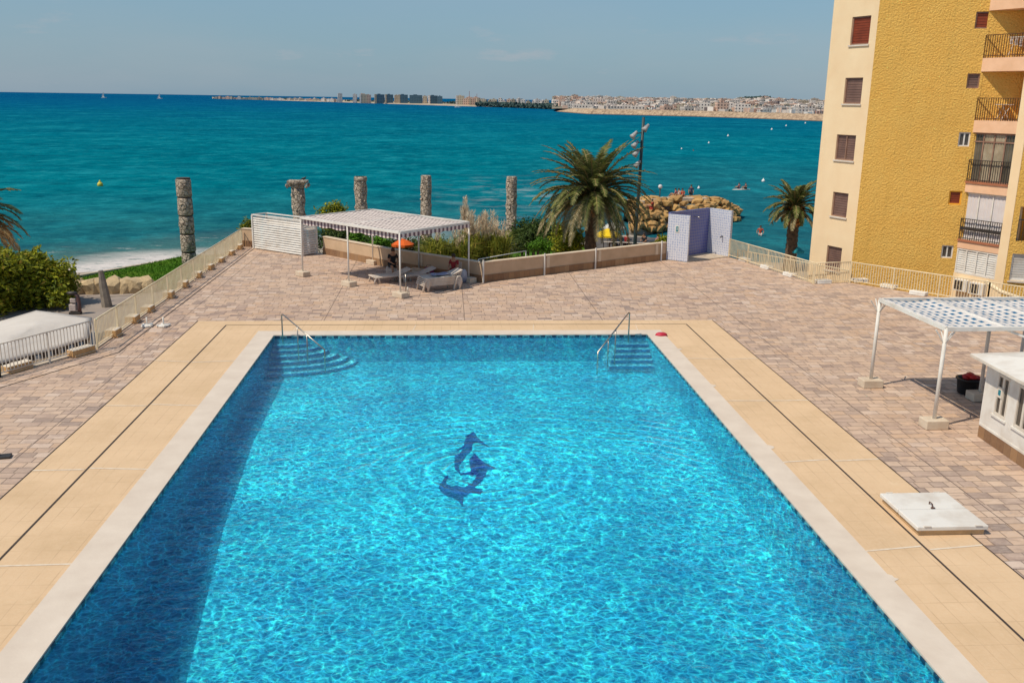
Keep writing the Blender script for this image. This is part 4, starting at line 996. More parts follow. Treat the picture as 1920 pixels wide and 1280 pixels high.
# clothes rack and table on balconies
p=fB@Vector((1.45,.75,12.2)); 
p=fB@Vector((1.4,.55,10.09));r=thing('drying_rack','white drying rack with washing on the uppermost visible balcony','drying rack',p,math.atan2(dB[1],dB[0]))
m=MB()
for k in range(8): m.tube([(-.5,-.25+.07*k,.85),(.5,-.25+.07*k,.85)],.012,5)
for sx in (-.45,.45): m.tube([(sx,-.25,0),(sx,.25,.85)],.012,5);m.tube([(sx,.25,0),(sx,-.25,.85)],.012,5)
m.build('frame',WHITE,r)
m=MB()
for k in range(5): m.grid(lambda u,v:(-.42+k*.17+.13*u,-.2+.08*k+.015*math.sin(9*v),.86-.5*v*(.6+.1*k)),2,6)
o=m.build('washing',WHC,r);o.modifiers.new('t','SOLIDIFY').thickness=.01
p=fB@Vector((.95,.6,7.40));r=thing('table','small white folding table on the balcony below the drying rack','table',p,0)
MB().cbox(-.3,-.25,.68,.3,.25,.71,.008).build('top',WHITE,r)
for s in (-1,1): MB().tube([(-.2*s,-.2,0),(.2*s,-.2,.68)],.014,5).build('leg',WHITE,r);MB().tube([(-.2*s,.2,0),(.2*s,.2,.68)],.014,5).build('leg',WHITE,r)
# curved pipe beside the wall behind the blue pergola
a=at(1846,545,.35);b=at(1925,552,.35)
r=tag(MB().tube([(a.x,a.y,.75),(a.x+.4,a.y-.5,.42),(a.x+1.0,a.y-1.2,.22),(b.x,b.y,.28),(b.x+.8,b.y-.6,.6)],.09,10).build('drain_pipe',CREAMP,None,True),'curved cream pipe beside the building wall behind the blue canopy','pipe')
# ------------------------------------------------------------------ lower ground and coast
GROUNDZ=-3.3
def nz(x,y,s=.2,o=0): return noise.noise(Vector((x*s,y*s,o)))
landpoly=[(-140,42),(-60,56),(-40,60),(-27,60.5),(-22,62),(-17,69),(-8,73),(2,75),(11,77.5),(16,80),(19,77),(22,66.5),(30,64.5),(45,64),(90,90),(160,90),(160,-40),(-140,-40)]
mb=MB();top=[(x,y,GROUNDZ) for x,y in landpoly];n=len(top)
cx=5;cy=10
bot=[(x+(x-cx)*.07,y+(y-cy)*.07 if y>0 else y,-4.6) for x,y in landpoly]
mb.add(top+bot,[tuple(range(n-1,-1,-1))]+[(i,(i+1)%n,n+(i+1)%n,n+i) for i in range(n)])
mb.f=[tuple(reversed(f)) for f in mb.f]
def sand_mat():
    m,t,b,o=newmat('beach_sand');co=t.coord('Object');c=t.mix(t.mr(t.noise(co,.35,5),.35,.65),(.40,.32,.24),(.30,.24,.185));c=t.mix(t.mr(t.noise(co,7,5,.7),.4,.7,0,.5),c,(.5,.42,.33))
    z=t.sep(co)[2];c=t.mix(t.mr(z,-4.1,-3.5,1,0),c,(.17,.13,.10))
    t.l(c,b.inputs['Base Color']);b.inputs['Roughness'].default_value=.95;t.l(t.bump(t.noise(co,5,6,.7),.5,.05),b.inputs['Normal']);return m
struct('ground',mb,sand_mat())
# paved promenade on the left
pg=[(-60,30),(-60,50.5),(-25.5,54.2),(-17.6,55.2),(-14,54),(-11.4,53),(-11.6,30.5),(-13.2,27),(-16,20),(-60,10)]
struct('promenade',MB().prism(pg,GROUNDZ-.2,GROUNDZ+.01),M('grey_paving',(.34,.28,.235),(.27,.22,.19),.6,.9,.2,10,.01))
a=at(0,578,GROUNDZ);b=at(215,553,GROUNDZ)
mb=MB();mb.beam((a.x-6,a.y-1,GROUNDZ+.012),(b.x+2,b.y+.2,GROUNDZ+.012),.08,.008);struct('promenade_joint',mb,JOINT)
# lawn terrace behind the boulders
l=[at(140,522,-2.9),at(250,500,-2.9),at(352,478,-2.9),at(420,470,-2.9)]
lw=[(at(150,544,-2.9).x,at(150,544,-2.9).y)]
lawn=[at(138,534,-2.9),at(205,533,-2.9),at(275,532,-2.9),at(330,520,-2.9)]+l[::-1]
lawn=[(p.x,p.y) for p in lawn];lawn[3]=(-12.6,56.5);lawn[4]=(-12.2,66.0)
def grass_mat():
    m,t,b,o=newmat('lawn_grass');co=t.coord('Object');c=t.mix(t.mr(t.noise(co,2.2,6,.7),.35,.65),(.085,.20,.012),(.045,.115,.010));c=t.mix(t.mr(t.noise(co,.4,3),.5,.7,0,.5),c,(.15,.19,.02))
    t.l(c,b.inputs['Base Color']);b.inputs['Roughness'].default_value=.95;b.inputs['Specular IOR Level'].default_value=.1;t.l(t.bump(t.noise(co,22,5,.7),.8,.05),b.inputs['Normal']);return m
GRASS=grass_mat()
struct('lawn',MB().prism(lawn,-3.4,-2.9),GRASS)
# blades make the lawn edge uneven
def blades(poly_fn,n,z,h,name,mat,label):
    m=MB()
    for _ in range(n):
        x,y=poly_fn();a=random.uniform(0,2*PI);w=.03;hh=h*random.uniform(.5,1.2);dx,dy=math.cos(a)*w,math.sin(a)*w;lx,ly=random.uniform(-.05,.05),random.uniform(-.05,.05)
        m.add([(x-dx,y-dy,z-.01),(x+dx,y+dy,z-.01),(x+lx,y+ly,z+hh)],[(0,1,2)])
    o=m.build(name,mat);tag(o,label,None,None,'stuff');return o
def inpoly(x,y,P):
    c=False;j=len(P)-1
    for i in range(len(P)):
        if (P[i][1]>y)!=(P[j][1]>y) and x<(P[j][0]-P[i][0])*(y-P[i][1])/(P[j][1]-P[i][1])+P[i][0]:c=not c
        j=i
    return c
def inlawn():
    while True:
        x=random.uniform(-24,-12);y=random.uniform(53,68)
        if inpoly(x,y,lawn): return x,y
blades(inlawn,9000,-2.9,.12,'grass',M('grass_blades',(.10,.23,.015),(.05,.13,.01),3,.9,spec=.1),'short green grass of the lawn strip by the sea on the left')
# lawn behind the fifth column
c5=at(955,470,-3.0);l2=[(c5.x-2.2,c5.y-2.0),(c5.x+5.5,c5.y-3),(c5.x+6.3,c5.y+2.6),(c5.x+1,c5.y+3),(c5.x-2.2,c5.y+1.6)]
struct('lawn',MB().prism(l2,-3.4,-3.02),GRASS)
# low stone kerb wall of lawn
a=at(128,540,-3.3);r=thing('stone_wall','low pale stone wall with square end pillar around the lawn','wall',(a.x,a.y,GROUNDZ))
O=Vector((a.x,a.y,GROUNDZ))
m=MB();m.cbox(-.45,-.3,0,.45,.3,1.15,.05);m.build('pillar',CONC,r)
q=[(-.1,0,.85),(lawn[-1][0]-a.x-.1,lawn[-1][1]-a.y+.1,.85),(lawn[-2][0]-a.x,lawn[-2][1]-a.y+.3,.75),(lawn[-3][0]-a.x,lawn[-3][1]-a.y+.3,.6)]
m=MB()
for u,v in zip(q,q[1:]): m.beam((u[0],u[1],u[2]-.55),(v[0],v[1],v[2]-.55),.30,.50)
m.build('kerb',CONC,r)
# boulders
def rock_mesh(seed,sub=2,flat=.85):
    bm=bmesh.new();bmesh.ops.create_icosphere(bm,subdivisions=sub,radius=1)
    for v in bm.verts:
        p=v.co.copy();n=noise.noise(p*1.1+Vector((seed*7.3,0,0)));n2=noise.noise(p*2.7+Vector((0,seed*3.1,0)))
        # angular faces
        q=p*(1+.38*n+.16*n2);q.x=max(-.86,min(.90,q.x));q.y=max(-.88,min(.84,q.y));q.z=max(-.75,min(.78+.25*q.x,q.z))*flat;v.co=q
    m=MB();m.bm(bm);return m
def rock_mat(name,c1,c2):
    m,t,b,o=newmat(name);co=t.coord('Object');oi=t.n('ShaderNodeObjectInfo').outputs['Random']
    c=t.mix(oi,c1,c2);c=t.mix(t.mr(t.noise(co,2.2,6,.7),.4,.7,0,.6),c,tuple(x*.55 for x in c1));t.l(c,b.inputs['Base Color']);b.inputs['Roughness'].default_value=.92
    t.l(t.bump(t.noise(co,4,6,.7),.7,.12),b.inputs['Normal']);return m
RK=rock_mat('ochre_rock',(.60,.35,.12),(.40,.22,.08));RKP=rock_mat('pale_rock',(.60,.44,.25),(.52,.38,.22))
rmesh=[rock_mesh(i,1).mesh('rock',RK) for i in range(6)];rmeshp=[rock_mesh(i+9,2,.9).mesh('boulder',RKP) for i in range(4)]
def rock(me,loc,s,label,group,name='boulder',cat='boulder'):
    o=bpy.data.objects.new(name,me);COL.objects.link(o);o.location=loc;o.scale=s;o.rotation_euler=(random.uniform(-.25,.25),random.uniform(-.25,.25),random.uniform(0,6.28));tag(o,label,cat,group);return o
for i,(px,w) in enumerate(((143,20),(170,20),(190,18),(213,22),(236,20),(254,22),(272,18))):
    p=at(px,551-(px-143)*.02,GROUNDZ);s=w/37
    rock(rmeshp[i%4],(p.x,p.y+.25,GROUNDZ+.28),(s*1.25,.6,.80),'pale ochre boulder in the row that retains the lawn beside the promenade','boulders retaining the lawn')
# ------------------------------------------------------------------ columns
def column_mat():
    m,t,b,o=newmat('carved_stone');co=t.coord('Object');x,y,z=t.sep(co)
    c=t.mix(t.mr(t.noise(co,3.5,6,.75),.38,.62),(.72,.59,.46),(.38,.30,.23));c=t.mix(t.mr(t.noise(co,1.3,4),.5,.7,0,.6),c,(.70,.58,.45))
    c=t.mix(t.mr(t.noise(co,5,5,.7),.56,.62,0,.75),c,(.11,.08,.065))
    v=t.vor(co,3.2,'DISTANCE_TO_EDGE')
    h=t.m('ADD',t.mr(v,0,.12),t.m('MULTIPLY',t.noise(co,5,6,.75),1.2))
    t.l(c,b.inputs['Base Color']);b.inputs['Roughness'].default_value=.95;b.inputs['Specular IOR Level'].default_value=.15;t.l(t.bump(h,.9,.16),b.inputs['Normal']);return m
CARV=column_mat();BAND=M('dark_band',(.05,.035,.03),(.1,.07,.05),5,.9)
def column(px_top,py_top,px_bot,w,D,label,kind,capz=None):
    bt=atd(px_bot,640,D);tp=atd(px_top,py_top,D)
    base=Vector((bt.x,bt.y,GROUNDZ)); 
    # ground point on the ray column (same azimuth), true height from the top pixel
    r=thing('stone_column',label,'column',base,0,'weathered stone columns by the sea')
    H_=tp.z-GROUNDZ;lean=Vector((tp.x-bt.x,tp.y-bt.y))*0
    R_=w/2*D/1795
    if kind=='drums':
        n=5;z=0
        for i in range(n):
            z1=H_*(i+1)/n-.10;q=R_*(1.01 if i%2 else .99);MB().lathe([(q*.97,z),(q*1.02,z+.06),(q,z1-.06),(q*.96,z1)],22,jit=.10,seed=i*3).build('drum',CARV,r,True)
            MB().lathe([(q*.93,z1),(q*.93,z1+.10)],20).build('dark_joint',BAND,r)
            z=z1+.10
            for k in range(3):
                a=random.uniform(-2.6,-.6);
                mm=MB();rr_=.16;zc=z-H_/n*.5
                pts=[(q*1.02*math.cos(a+rr_*math.cos(u)/q),q*1.02*math.sin(a+rr_*math.cos(u)/q),zc+rr_*math.sin(u)) for u in [2*PI*j/12 for j in range(13)]]
                mm.tube(pts,.028,5,False)
                if k==i%3: mm.build('carving',CARV,r,True)
    else:
        prof=[(R_*1.06,0)]+[(R_*(1+.05*math.sin(j*1.7)),H_*j/14) for j in range(1,14)]+[(R_*.98,H_-.04),(R_*.9,H_)]
        if kind=='capital': prof=[(R_*1.05,0)]+[(R_*(1+.03*math.sin(j*2.1)),(H_-.5)*j/12) for j in range(1,13)]
        MB().lathe(prof,24,jit=.22,seed=px_top).build('shaft',CARV,r,True)
        # raised ridges and lumps carved on the shaft
        m=MB()
        for k in range(34):
            z=random.uniform(.2,H_-.7);a=random.uniform(0,2*PI);m.sphere((R_*.93*math.cos(a),R_*.93*math.sin(a),z),(.10,.10,random.uniform(.08,.2)),7,5)
        m.build('carving',CARV,r,True)
        if kind=='capital':
            m=MB();z=H_-.5
            m.lathe([(R_*1.0,z),(R_*1.12,z+.08),(R_*1.06,z+.14),(R_*1.35,z+.30),(R_*1.45,z+.33)],20,jit=.12,seed=2)
            m.cbox(-R_*1.55,-R_*1.2,z+.31,R_*1.55,R_*1.2,z+.50,.05)
            for s in (-1,1):
                for s2 in (-1,1): m.tube([(s*R_*1.45,s2*R_*1.15,z+.26),(s*R_*1.62,s2*R_*1.15,z+.16),(s*R_*1.5,s2*R_*1.15,z+.07),(s*R_*1.35,s2*R_*1.15,z+.15)],.09,7)
            m.build('capital',CARV,r,True)
        if kind=='ringed': MB().lathe([(R_*1.0,H_-.32),(R_*1.12,H_-.26),(R_*1.12,H_-.05),(R_*1.02,H_)],20,jit=.08).build('collar',CARV,r,True)
    return r
column(359,333,366,26,65,'stone column of five carved drums standing on the left lawn','drums')
column(571,338,571,23.5,65,'stone column with a wide scrolled capital','capital')
column(683,331,684,22,66,'stone column with a plain collar, above the middle of the pergola roof','ringed')
column(800,329,801,19.5,67,'slender rough stone column behind the right half of the pergola','rough')
column(957,331,955,19.5,69,'pale slender stone column whose foot shows on the grass left of the big palm','rough')
# bird on the capital
p=atd(586,336,65)
r=thing('bird','small dark bird perched on the scrolled capital','bird',(atd(571,640,65).x+.42,atd(571,640,65).y,atd(571,338,65).z+.0))
m=MB();m.sphere((0,0,.12),(.13,.06,.075),8,6);m.sphere((.11,0,.21),(.045,.04,.045),7,5);m.tube([(-.1,0,.11),(-.24,0,.06)],[.04,.015],5);m.tube([(.14,0,.21),(.18,0,.2)],[.015,.004],4);m.tube([(0,.02,.06),(0,.02,-.01)],.008,4);m.tube([(0,-.02,.06),(0,-.02,-.01)],.008,4);m.build('body',DARKM,r,True)
# ------------------------------------------------------------------ vegetation
def leafmat(name,c1,c2,dry=None):
    m,t,b,o=newmat(name);co=t.coord('Object');g=t.n('ShaderNodeNewGeometry').outputs['Random Per Island']
    c=t.ramp(g,[(0,c1),(.55,c2),(.86,tuple(min(1,x*1.5) for x in c1)),(1,dry or c2)])
    c=t.mix(t.mr(t.noise(co,.9,3),.35,.65,0,.45),c,tuple(x*.6 for x in c2))
    t.l(c,b.inputs['Base Color']);b.inputs['Roughness'].default_value=.6;b.inputs['Specular IOR Level'].default_value=.25
    tr=t.n('ShaderNodeBsdfTranslucent');t.l(c,tr.inputs[0]);mx=t.n('ShaderNodeMixShader');mx.inputs[0].default_value=.25
    t.l(b.outputs[0],mx.inputs[1]);t.l(tr.outputs[0],mx.inputs[2]);t.l(mx.outputs[0],o.inputs['Surface']);return m
LG1=leafmat('bush_leaves',(.36,.36,.02),(.11,.15,.010),(.50,.34,.06));LG2=leafmat('dark_leaves',(.08,.12,.02),(.03,.06,.012));LG3=leafmat('bright_leaves',(.15,.32,.02),(.07,.18,.015))
PALM=leafmat('palm_leaves',(.18,.19,.045),(.065,.085,.02),(.38,.31,.16));PALMD=leafmat('grey_palm_leaves',(.36,.30,.17),(.17,.15,.07),(.52,.42,.26));PALMO=leafmat('dry_palm_leaves',(.50,.27,.09),(.30,.15,.05),(.6,.4,.18))
STRAWM=leafmat('pampas_plume',(.80,.62,.44),(.66,.48,.32));REEDM=leafmat('reed_leaves',(.34,.32,.04),(.15,.18,.02),(.55,.36,.09))
TRUNK=M('palm_trunk',(.16,.10,.06),(.07,.045,.03),6,.95,.8,10,.05);ORNG=M('palm_boots',(.50,.20,.05),(.30,.11,.03),5,.9,.5,10,.02);WOOD=M('stem_wood',(.14,.10,.06),None,6,.9)
def leafcloud(m,c,r,n,size,asp=.45,droop=0.0,shell=.35):
    c=Vector(c)
    for _ in range(n):
        while True:
            u=Vector((random.uniform(-1,1),random.uniform(-1,1),random.uniform(-1,1)))
            if u.length<=1 and u.length>.001:break
        u=u.normalized()*(shell+(1-shell)*random.random()**.7)*(1+.8*noise.noise(u*2.4+c))
        p=c+Vector((u.x*r[0],u.y*r[1],u.z*r[2]))
        d=Vector((random.gauss(0,1),random.gauss(0,1),random.gauss(0,.6)-droop)).normalized()
        a=(u+Vector((random.gauss(0,.5),random.gauss(0,.5),.5))).normalized();s=d.cross(a).normalized()*size*asp*random.uniform(.6,1.2);l=d*size*random.uniform(.7,1.4)
        fold=a*size*.12
        m.add([tuple(p-l*.5),tuple(p-s*.5+fold),tuple(p+l*.5),tuple(p+s*.5+fold)],[(0,1,2),(0,2,3)])
def bush(label,pts,size,n,mat,cat='bush',group=None,name='bush',z=GROUNDZ,asp=.5):
    cx=sum(p[0][0] for p in pts)/len(pts);cy=sum(p[0][1] for p in pts)/len(pts);r=thing(name,label,cat,(cx,cy,z),0,group)
    m=MB();tot=sum(p[1][0]*p[1][2] for p in pts)
    for (c,rd) in pts: leafcloud(m,(c[0]-cx,c[1]-cy,c[2]-z),rd,int(n*rd[0]*rd[2]/tot),size,asp)
    m.build('foliage',mat,r);s=MB()
    for (c,rd) in pts:
        for k in range(2):
            a=Vector((c[0]-cx,c[1]-cy,0));e=Vector((c[0]-cx+random.uniform(-.4,.4)*rd[0],c[1]-cy+random.uniform(-.4,.4)*rd[1],c[2]-z+.4*rd[2]));s.tube([a*.8,a.lerp(e,.5)+Vector((.1,0,0)),e],[.07,.05,.02],6)
    s.build('stem',WOOD,r);return r
# left bush mass
bp=[]
for px,py,rr,D in ((0,500,1.5,57),(25,488,1.3,57),(52,500,1.5,56),(60,484,1.1,57),(82,508,1.3,56),(105,512,1.25,56),(118,530,.9,56),(20,530,1.4,55.5),(55,530,1.3,55.5),(85,532,1.1,55.5),(108,545,.75,54.5),(-20,510,2.2,56),(-50,520,2.4,55)):
    p=atd(px,py,D);bp.append(((p.x,p.y,p.z-.35),(rr*.82,rr*.8,rr*.72)))
bush('large yellow green bush beside the promenade at the left edge of the photo',bp,.30,26000,LG1)
# palm
def frond(m,rm,az,el,L,droop,base,nl=34,lw=.055,ll=.55,twist=0):
    pts=[];p=Vector(base);e=el;seg=12;h=Vector((math.cos(az),math.sin(az),0))
    for i in range(seg+1):
        pts.append(p.copy());d=h*math.cos(e)+Vector((0,0,1))*math.sin(e);p=p+d*(L/seg);e-=droop/seg*(1+.6*i/seg)
    rm.tube(pts,[.045*(1-i/(seg+2))+.006 for i in range(seg+1)],4,False)
    for i in range(nl):
        u=.10+.90*i/(nl-1);f=u*seg;k=min(seg-1,int(f));q=pts[k].lerp(pts[k+1],f-k);d=(pts[k+1]-pts[k]).normalized()
        s0=d.cross(Vector((0,0,1))).normalized();up=s0.cross(d)
        l=ll*(math.sin(PI*min(1,.12+u*.84))**.55)*random.uniform(.85,1.12)
        for s in (-1,1):
            v=(s0*s*.72+d*.62+up*random.uniform(.05,.35)+Vector((0,0,-.12))).normalized()
            tip=q+v*l+Vector((0,0,-l*.16));mid=q+v*l*.45;wv=d*lw*.5
            m.add([tuple(q-wv),tuple(q+wv),tuple(mid+wv*.9),tuple(tip),tuple(mid-wv*.9)],[(0,1,2,3,4)])
def palm(label,base,trunk_h,R,nf,nd,name='palm_tree',tr=.33,seed=1,ll=.5,dry_el=-.2,group=None,dm=None):
    random.seed(seed);r=thing(name,label,'palm tree',base,0,group)
    n=26;prof=[]
    for j in range(n+1):
        z=trunk_h*j/n;prof.append((tr*(1.25-.35*min(1,j/6) + (.35*max(0,(j-n*.72)/(n*.28))))*(1.08 if j%2 else .95),z))
    MB().lathe(prof,16,jit=.1).build('trunk',TRUNK,r,True)
    b=MB()
    for k in range(70):
        a=k*2.399;z=trunk_h-1.0+1.15*(k/70);q=tr*(1.15+.25*math.sin(3.1*k/70));b.tube([(q*.8*math.cos(a),q*.8*math.sin(a),z-.15),(q*1.25*math.cos(a),q*1.25*math.sin(a),z+.10)],[.10,.045],5)
    for k in range(14):
        a=random.uniform(0,2*PI);l=random.uniform(.7,1.2);b.tube([(0,0,trunk_h),(l*.5*math.cos(a),l*.5*math.sin(a),trunk_h+.35),(l*math.cos(a),l*math.sin(a),trunk_h-.05)],[.04,.035,.02],5)
    b.build('frond_stubs',ORNG,r,True)
    g=MB();rm=MB()
    for k in range(nf):
        t_=k/(nf-1);el=1.42-1.30*t_**.80+random.uniform(-.08,.08);az=k*2.399963+random.uniform(-.12,.12);L=R*random.uniform(.86,1.08)*(1.0 if t_>.1 else .85)
        dr=.58+.90*t_+random.uniform(-.12,.12);frond(g,rm,az,el,L,dr,(.12*math.cos(az),.12*math.sin(az),trunk_h+.25-.25*t_),40,.085,ll)
    g.build('crown',PALM,r);rm.build('frond_ribs',M('frond_rib',(.34,.24,.10),(.24,.17,.07),5,.7),r)
    if nd:
        g=MB();rm=MB()
        for k in range(nd):
            az=k*2.399963+1;L=R*random.uniform(.8,1.05);frond(g,rm,az,random.uniform(dry_el-.15,dry_el+.45),L,random.uniform(.75,1.2),(.1*math.cos(az),.1*math.sin(az),trunk_h-.1),36,.075,ll*.9)
        g.build('old_fronds',dm or PALMD,r);rm.build('old_ribs',M('frond_rib',(.34,.24,.10)),r)
    return r
pb=atd(1107,470,55);pt=atd(1108,372,55)
palm('tall broad palm tree with arching fronds behind the parapet, centre right',(pb.x,pb.y,GROUNDZ),pt.z-GROUNDZ+.1,3.95,104,46,seed=5,ll=.46,tr=.38)
pb=atd(1483,470,67);pt=atd(1486,392,67)
palm('smaller palm tree on the beach left of the cream wall of the building',(pb.x,pb.y,GROUNDZ),pt.z-GROUNDZ,2.3,44,10,seed=8,ll=.38,tr=.42)
pb=atd(-62,500,46)
palm('palm tree at the left edge of the photo, only its brown hanging fronds showing',(pb.x,pb.y,GROUNDZ),atd(-62,420,46).z-GROUNDZ+.3,2.7,26,34,seed=3,ll=.5,tr=.35,dry_el=-.1,dm=PALMO)
random.seed(11)
# vegetation behind the wall
def bpx(label,lst,size,n,mat,**k):
    pts=[]
    for px,py,rr,D in lst: p=atd(px,py,D);pts.append(((p.x,p.y,p.z),(rr,rr*.8,rr*.85)))
    return bush(label,pts,size,n,mat,**k)
bpx('dark green bush rising left of the collared column above the pergola roof',[(615,402,.75,60),(632,392,.65,60),(640,408,.7,60),(626,420,.9,60),(645,425,.7,60)],.20,3500,LG1)
bpx('small green bush behind the slatted enclosure at the wall end',[(465,420,.45,58),(472,428,.45,58),(458,428,.35,58)],.16,900,LG1)
bpx('long dark hedge behind the wall, seen under the pergola roof',[(612,450,.9,56),(640,452,1,55),(665,455,1,55),(690,462,.9,54),(720,470,.9,52),(740,468,.9,52),(775,470,.9,51),(795,468,.95,51),(820,470,.9,50)],.20,9000,LG2,cat='hedge',name='hedge')
bpx('bright green shrub in front of the dark hedge, left under the pergola roof',[(672,447,.5,51),(665,455,.45,51),(716,455,.55,49),(706,460,.45,49)],.2,1500,LG3)
bpx('dense dark bush between the pale column and the palm',[(985,435,1.1,64),(975,452,1.0,63),(1000,448,1.0,62),(1010,430,1.0,63),(1025,450,.9,62),(1040,440,.9,62),(1055,455,.8,61)],.22,9000,LG2)
bpx('bright green low bush in front of the dark bush, left of the palm trunk',[(1012,456,.45,60),(1000,462,.4,60),(1035,462,.42,60),(1022,465,.4,60)],.16,1600,LG3)
bpx('round bush at the foot of the big palm, left side',[(1062,440,1.0,58),(1075,455,.9,57),(1060,462,.7,57)],.22,3500,LG1)
bpx('low bush behind the wall beside the tiled shower',[(1245,455,.5,52),(1232,462,.4,52)],.18,1000,LG1)
# reed hedge with plumes
def reeds(label,x0,x1,pyb,D,n,hh,plumes,ph):
    a=atd(x0,pyb,D);b=atd(x1,pyb,D);r=thing('pampas_grass',label,'pampas grass',((a.x+b.x)/2,a.y,GROUNDZ));g=MB();O=Vector(((a.x+b.x)/2,a.y,GROUNDZ))
    def blade(m,p,h,lean,w):
        az=random.uniform(0,2*PI);d=Vector((math.cos(az),math.sin(az),0));s=Vector((-d.y,d.x,0))*w
        q=[p,p+Vector((0,0,h*.5))+d*lean*.25,p+Vector((0,0,h*.85))+d*lean*.6,p+Vector((0,0,h*.9-lean*.2))+d*lean*1.1]
        m.add([tuple(q[0]-s),tuple(q[0]+s),tuple(q[1]-s),tuple(q[1]+s),tuple(q[2]-s*.7),tuple(q[2]+s*.7),tuple(q[3])],[(0,1,3,2),(2,3,5,4),(4,5,6)])
    for _ in range(n):
        u=random.random();p=a.lerp(b,u)-O;p.z=0;p.y+=random.uniform(-1.1,1.1);blade(g,p,hh*random.uniform(.65,1.1)*(1+.12*math.sin(u*9)),random.uniform(.3,1.2),.034)
    g.build('leaves',REEDM,r)
    pl=MB();st=MB()
    for _ in range(plumes):
        u=random.random();p=a.lerp(b,u)-O;p.z=0;p.y+=random.uniform(-.6,.6);h=ph*random.uniform(.82,1.05);l=Vector((random.uniform(-.25,.25),random.uniform(-.1,.1),0));st.tube([p,p+Vector((0,0,h))+l],.012,4)
        t0=p+Vector((0,0,h-.35))+l*.8
        for k in range(110):
            q=t0+Vector((random.gauss(0,.075),random.gauss(0,.075),random.uniform(0,.85)));d=Vector((random.gauss(0,.5),random.gauss(0,.5),1)).normalized()*.22;s=Vector((random.gauss(0,1),random.gauss(0,1),0)).normalized()*.018
            pl.add([tuple(q-s),tuple(q+s),tuple(q+d)],[(0,1,2)])
    pl.build('plumes',STRAWM,r);st.build('stalks',WOOD,r)
reeds('tall reedy grass hedge behind the pergola with few plumes',805,880,480,48.5,6500,4.0,5,4.5)
reeds('pampas grass with many pale plumes left of the pale column',872,942,480,50,6500,4.2,34,4.75)
reeds('pale plumes rising just behind the right corner of the pergola roof',866,884,480,54,900,3.4,10,5.0)
# ------------------------------------------------------------------ street furniture beyond the wall
def lamp_pole():
    b=atd(1190,470,62);tp=atd(1207,220,62);r=thing('floodlight_pole','tall dark pole with white floodlights behind the big palm','lamp post',(b.x,b.y,GROUNDZ));O=Vector((b.x,b.y,GROUNDZ))
    T=tp-O;T=Vector((T.x,0,T.z))
    MB().tube([(0,0,0),(T.x*.02,0,T.z*.3),(T.x*.55,0,T.z*.6),T],[.14,.12,.11,.09],10).build('pole',M('dark_green_metal',(.025,.05,.055),(.04,.06,.06),4,.5),r,True)
    for k,(s,dz) in enumerate(((-.55,.95),(-.45,1.55),(-.35,2.1),(-.25,2.8),(.2,.5))):
        p=Vector((T.x*.95,0,T.z-dz));q=p+Vector((s,-.2,-.1))
        f=MB().tube([p,q],.03,6).build('bracket',DARKM,r)
        m=MB();m.tube([q+Vector((.12,0,.15)),q+Vector((-.12,-.12,-.12)),q+Vector((-.2,-.16,-.2))],[.08,.16,.20],10);m.build('floodlight',M('lamp_housing',(.5,.48,.46),(.3,.3,.3),4,.4),f,True)
lamp_pole()
def globe_lamp(px,py,D,label,h=None):
    tp=atd(px,py,D);z=GROUNDZ if h is None else h;r=thing('lamp_post',label,'lamp post',(tp.x,tp.y,z),0)
    MB().tube([(0,0,0),(0,0,tp.z-z-.25)],.05,8).build('pole',DARKM,r,True);MB().lathe([(.06,tp.z-z-.27),(.12,tp.z-z-.22),(.12,tp.z-z-.17)],10).build('collar',DARKM,r)
    m=MB();m.sphere((0,0,tp.z-z),(.22,.22,.22),12,8);m.build('globe',M('opal_globe',(.75,.7,.68),None,3,.3),r,True)
# left: tapered timber post, coin box
p=at(201,575,GROUNDZ);tp=atd(197,507,math.hypot(p.x,p.y))
o=MB().tube([(0,0,0),(-.1,0,(tp.z-GROUNDZ)*.6),(-.16,0,tp.z-GROUNDZ)],[.30,.22,.13],8).build('wooden_post',M('grey_wood',(.30,.25,.20),(.18,.15,.125),3,.9,.6,8,.03));o.location=(p.x,p.y,GROUNDZ)
tag(o,'tapering grey wooden post on the promenade behind the left railing','post')
p=at(142,589,GROUNDZ);r=thing('promenade_viewer','small promenade figure post with dark cap and white front','post',(p.x,p.y,GROUNDZ))
MB().tube([(.2,0,0),(.24,.0,.5),(.2,0,.95),(.05,0,1.12)],[.11,.10,.10,.12],8).build('stand',M('brown_paint',(.14,.07,.06),(.08,.05,.05),5,.6),r,True)
m=MB();m.cbox(-.28,-.12,.18,.08,.12,.55,.04);m.cbox(-.2,-.1,.62,.1,.1,.86,.04);m.build('case',WHC,r)
m=MB();m.sphere((-.08,0,1.14),(.3,.16,.10),10,6);m.build('cap',DARKM,r,True);m=MB();m.cbox(-.3,-.16,0,.3,.16,.14,.03);m.build('base',DARKM,r)
# big white awning on lower level
pts=[(-8,0),(0,0)]
az=-1.05
aw=[at(-60,640,az),at(-10,606,az+.0),at(68,583,az+.25),at(108,588,az+.2),at(172,596,az),at(166,634,az-.35),at(110,652,az-.35),at(-5,683,az-.35),at(-90,720,az-.35)]
ctr=at(60,612,az+.22)
r=thing('awning','large white fabric awning over the cafe below the near left railing','awning',(ctr.x,ctr.y,GROUNDZ))
m=MB();n=len(aw);vs=[(p.x-ctr.x,p.y-ctr.y,p.z-GROUNDZ) for p in aw]
rings=[];
for k in range(1,9):
    f=k/8;rings.append([(x*f,y*f,(ctr.z-GROUNDZ)*(1-f)+z*f+.015*math.sin(k*3+i)) for i,(x,y,z) in enumerate(vs)])
vv=[(0,0,ctr.z-GROUNDZ)]+[p for rg in rings for p in rg];fs=[(0,1+i,1+(i+1)%n) for i in range(n)]
for k in range(7):
    for i in range(n): fs.append((1+k*n+i,1+(k+1)*n+i,1+(k+1)*n+(i+1)%n,1+k*n+(i+1)%n))
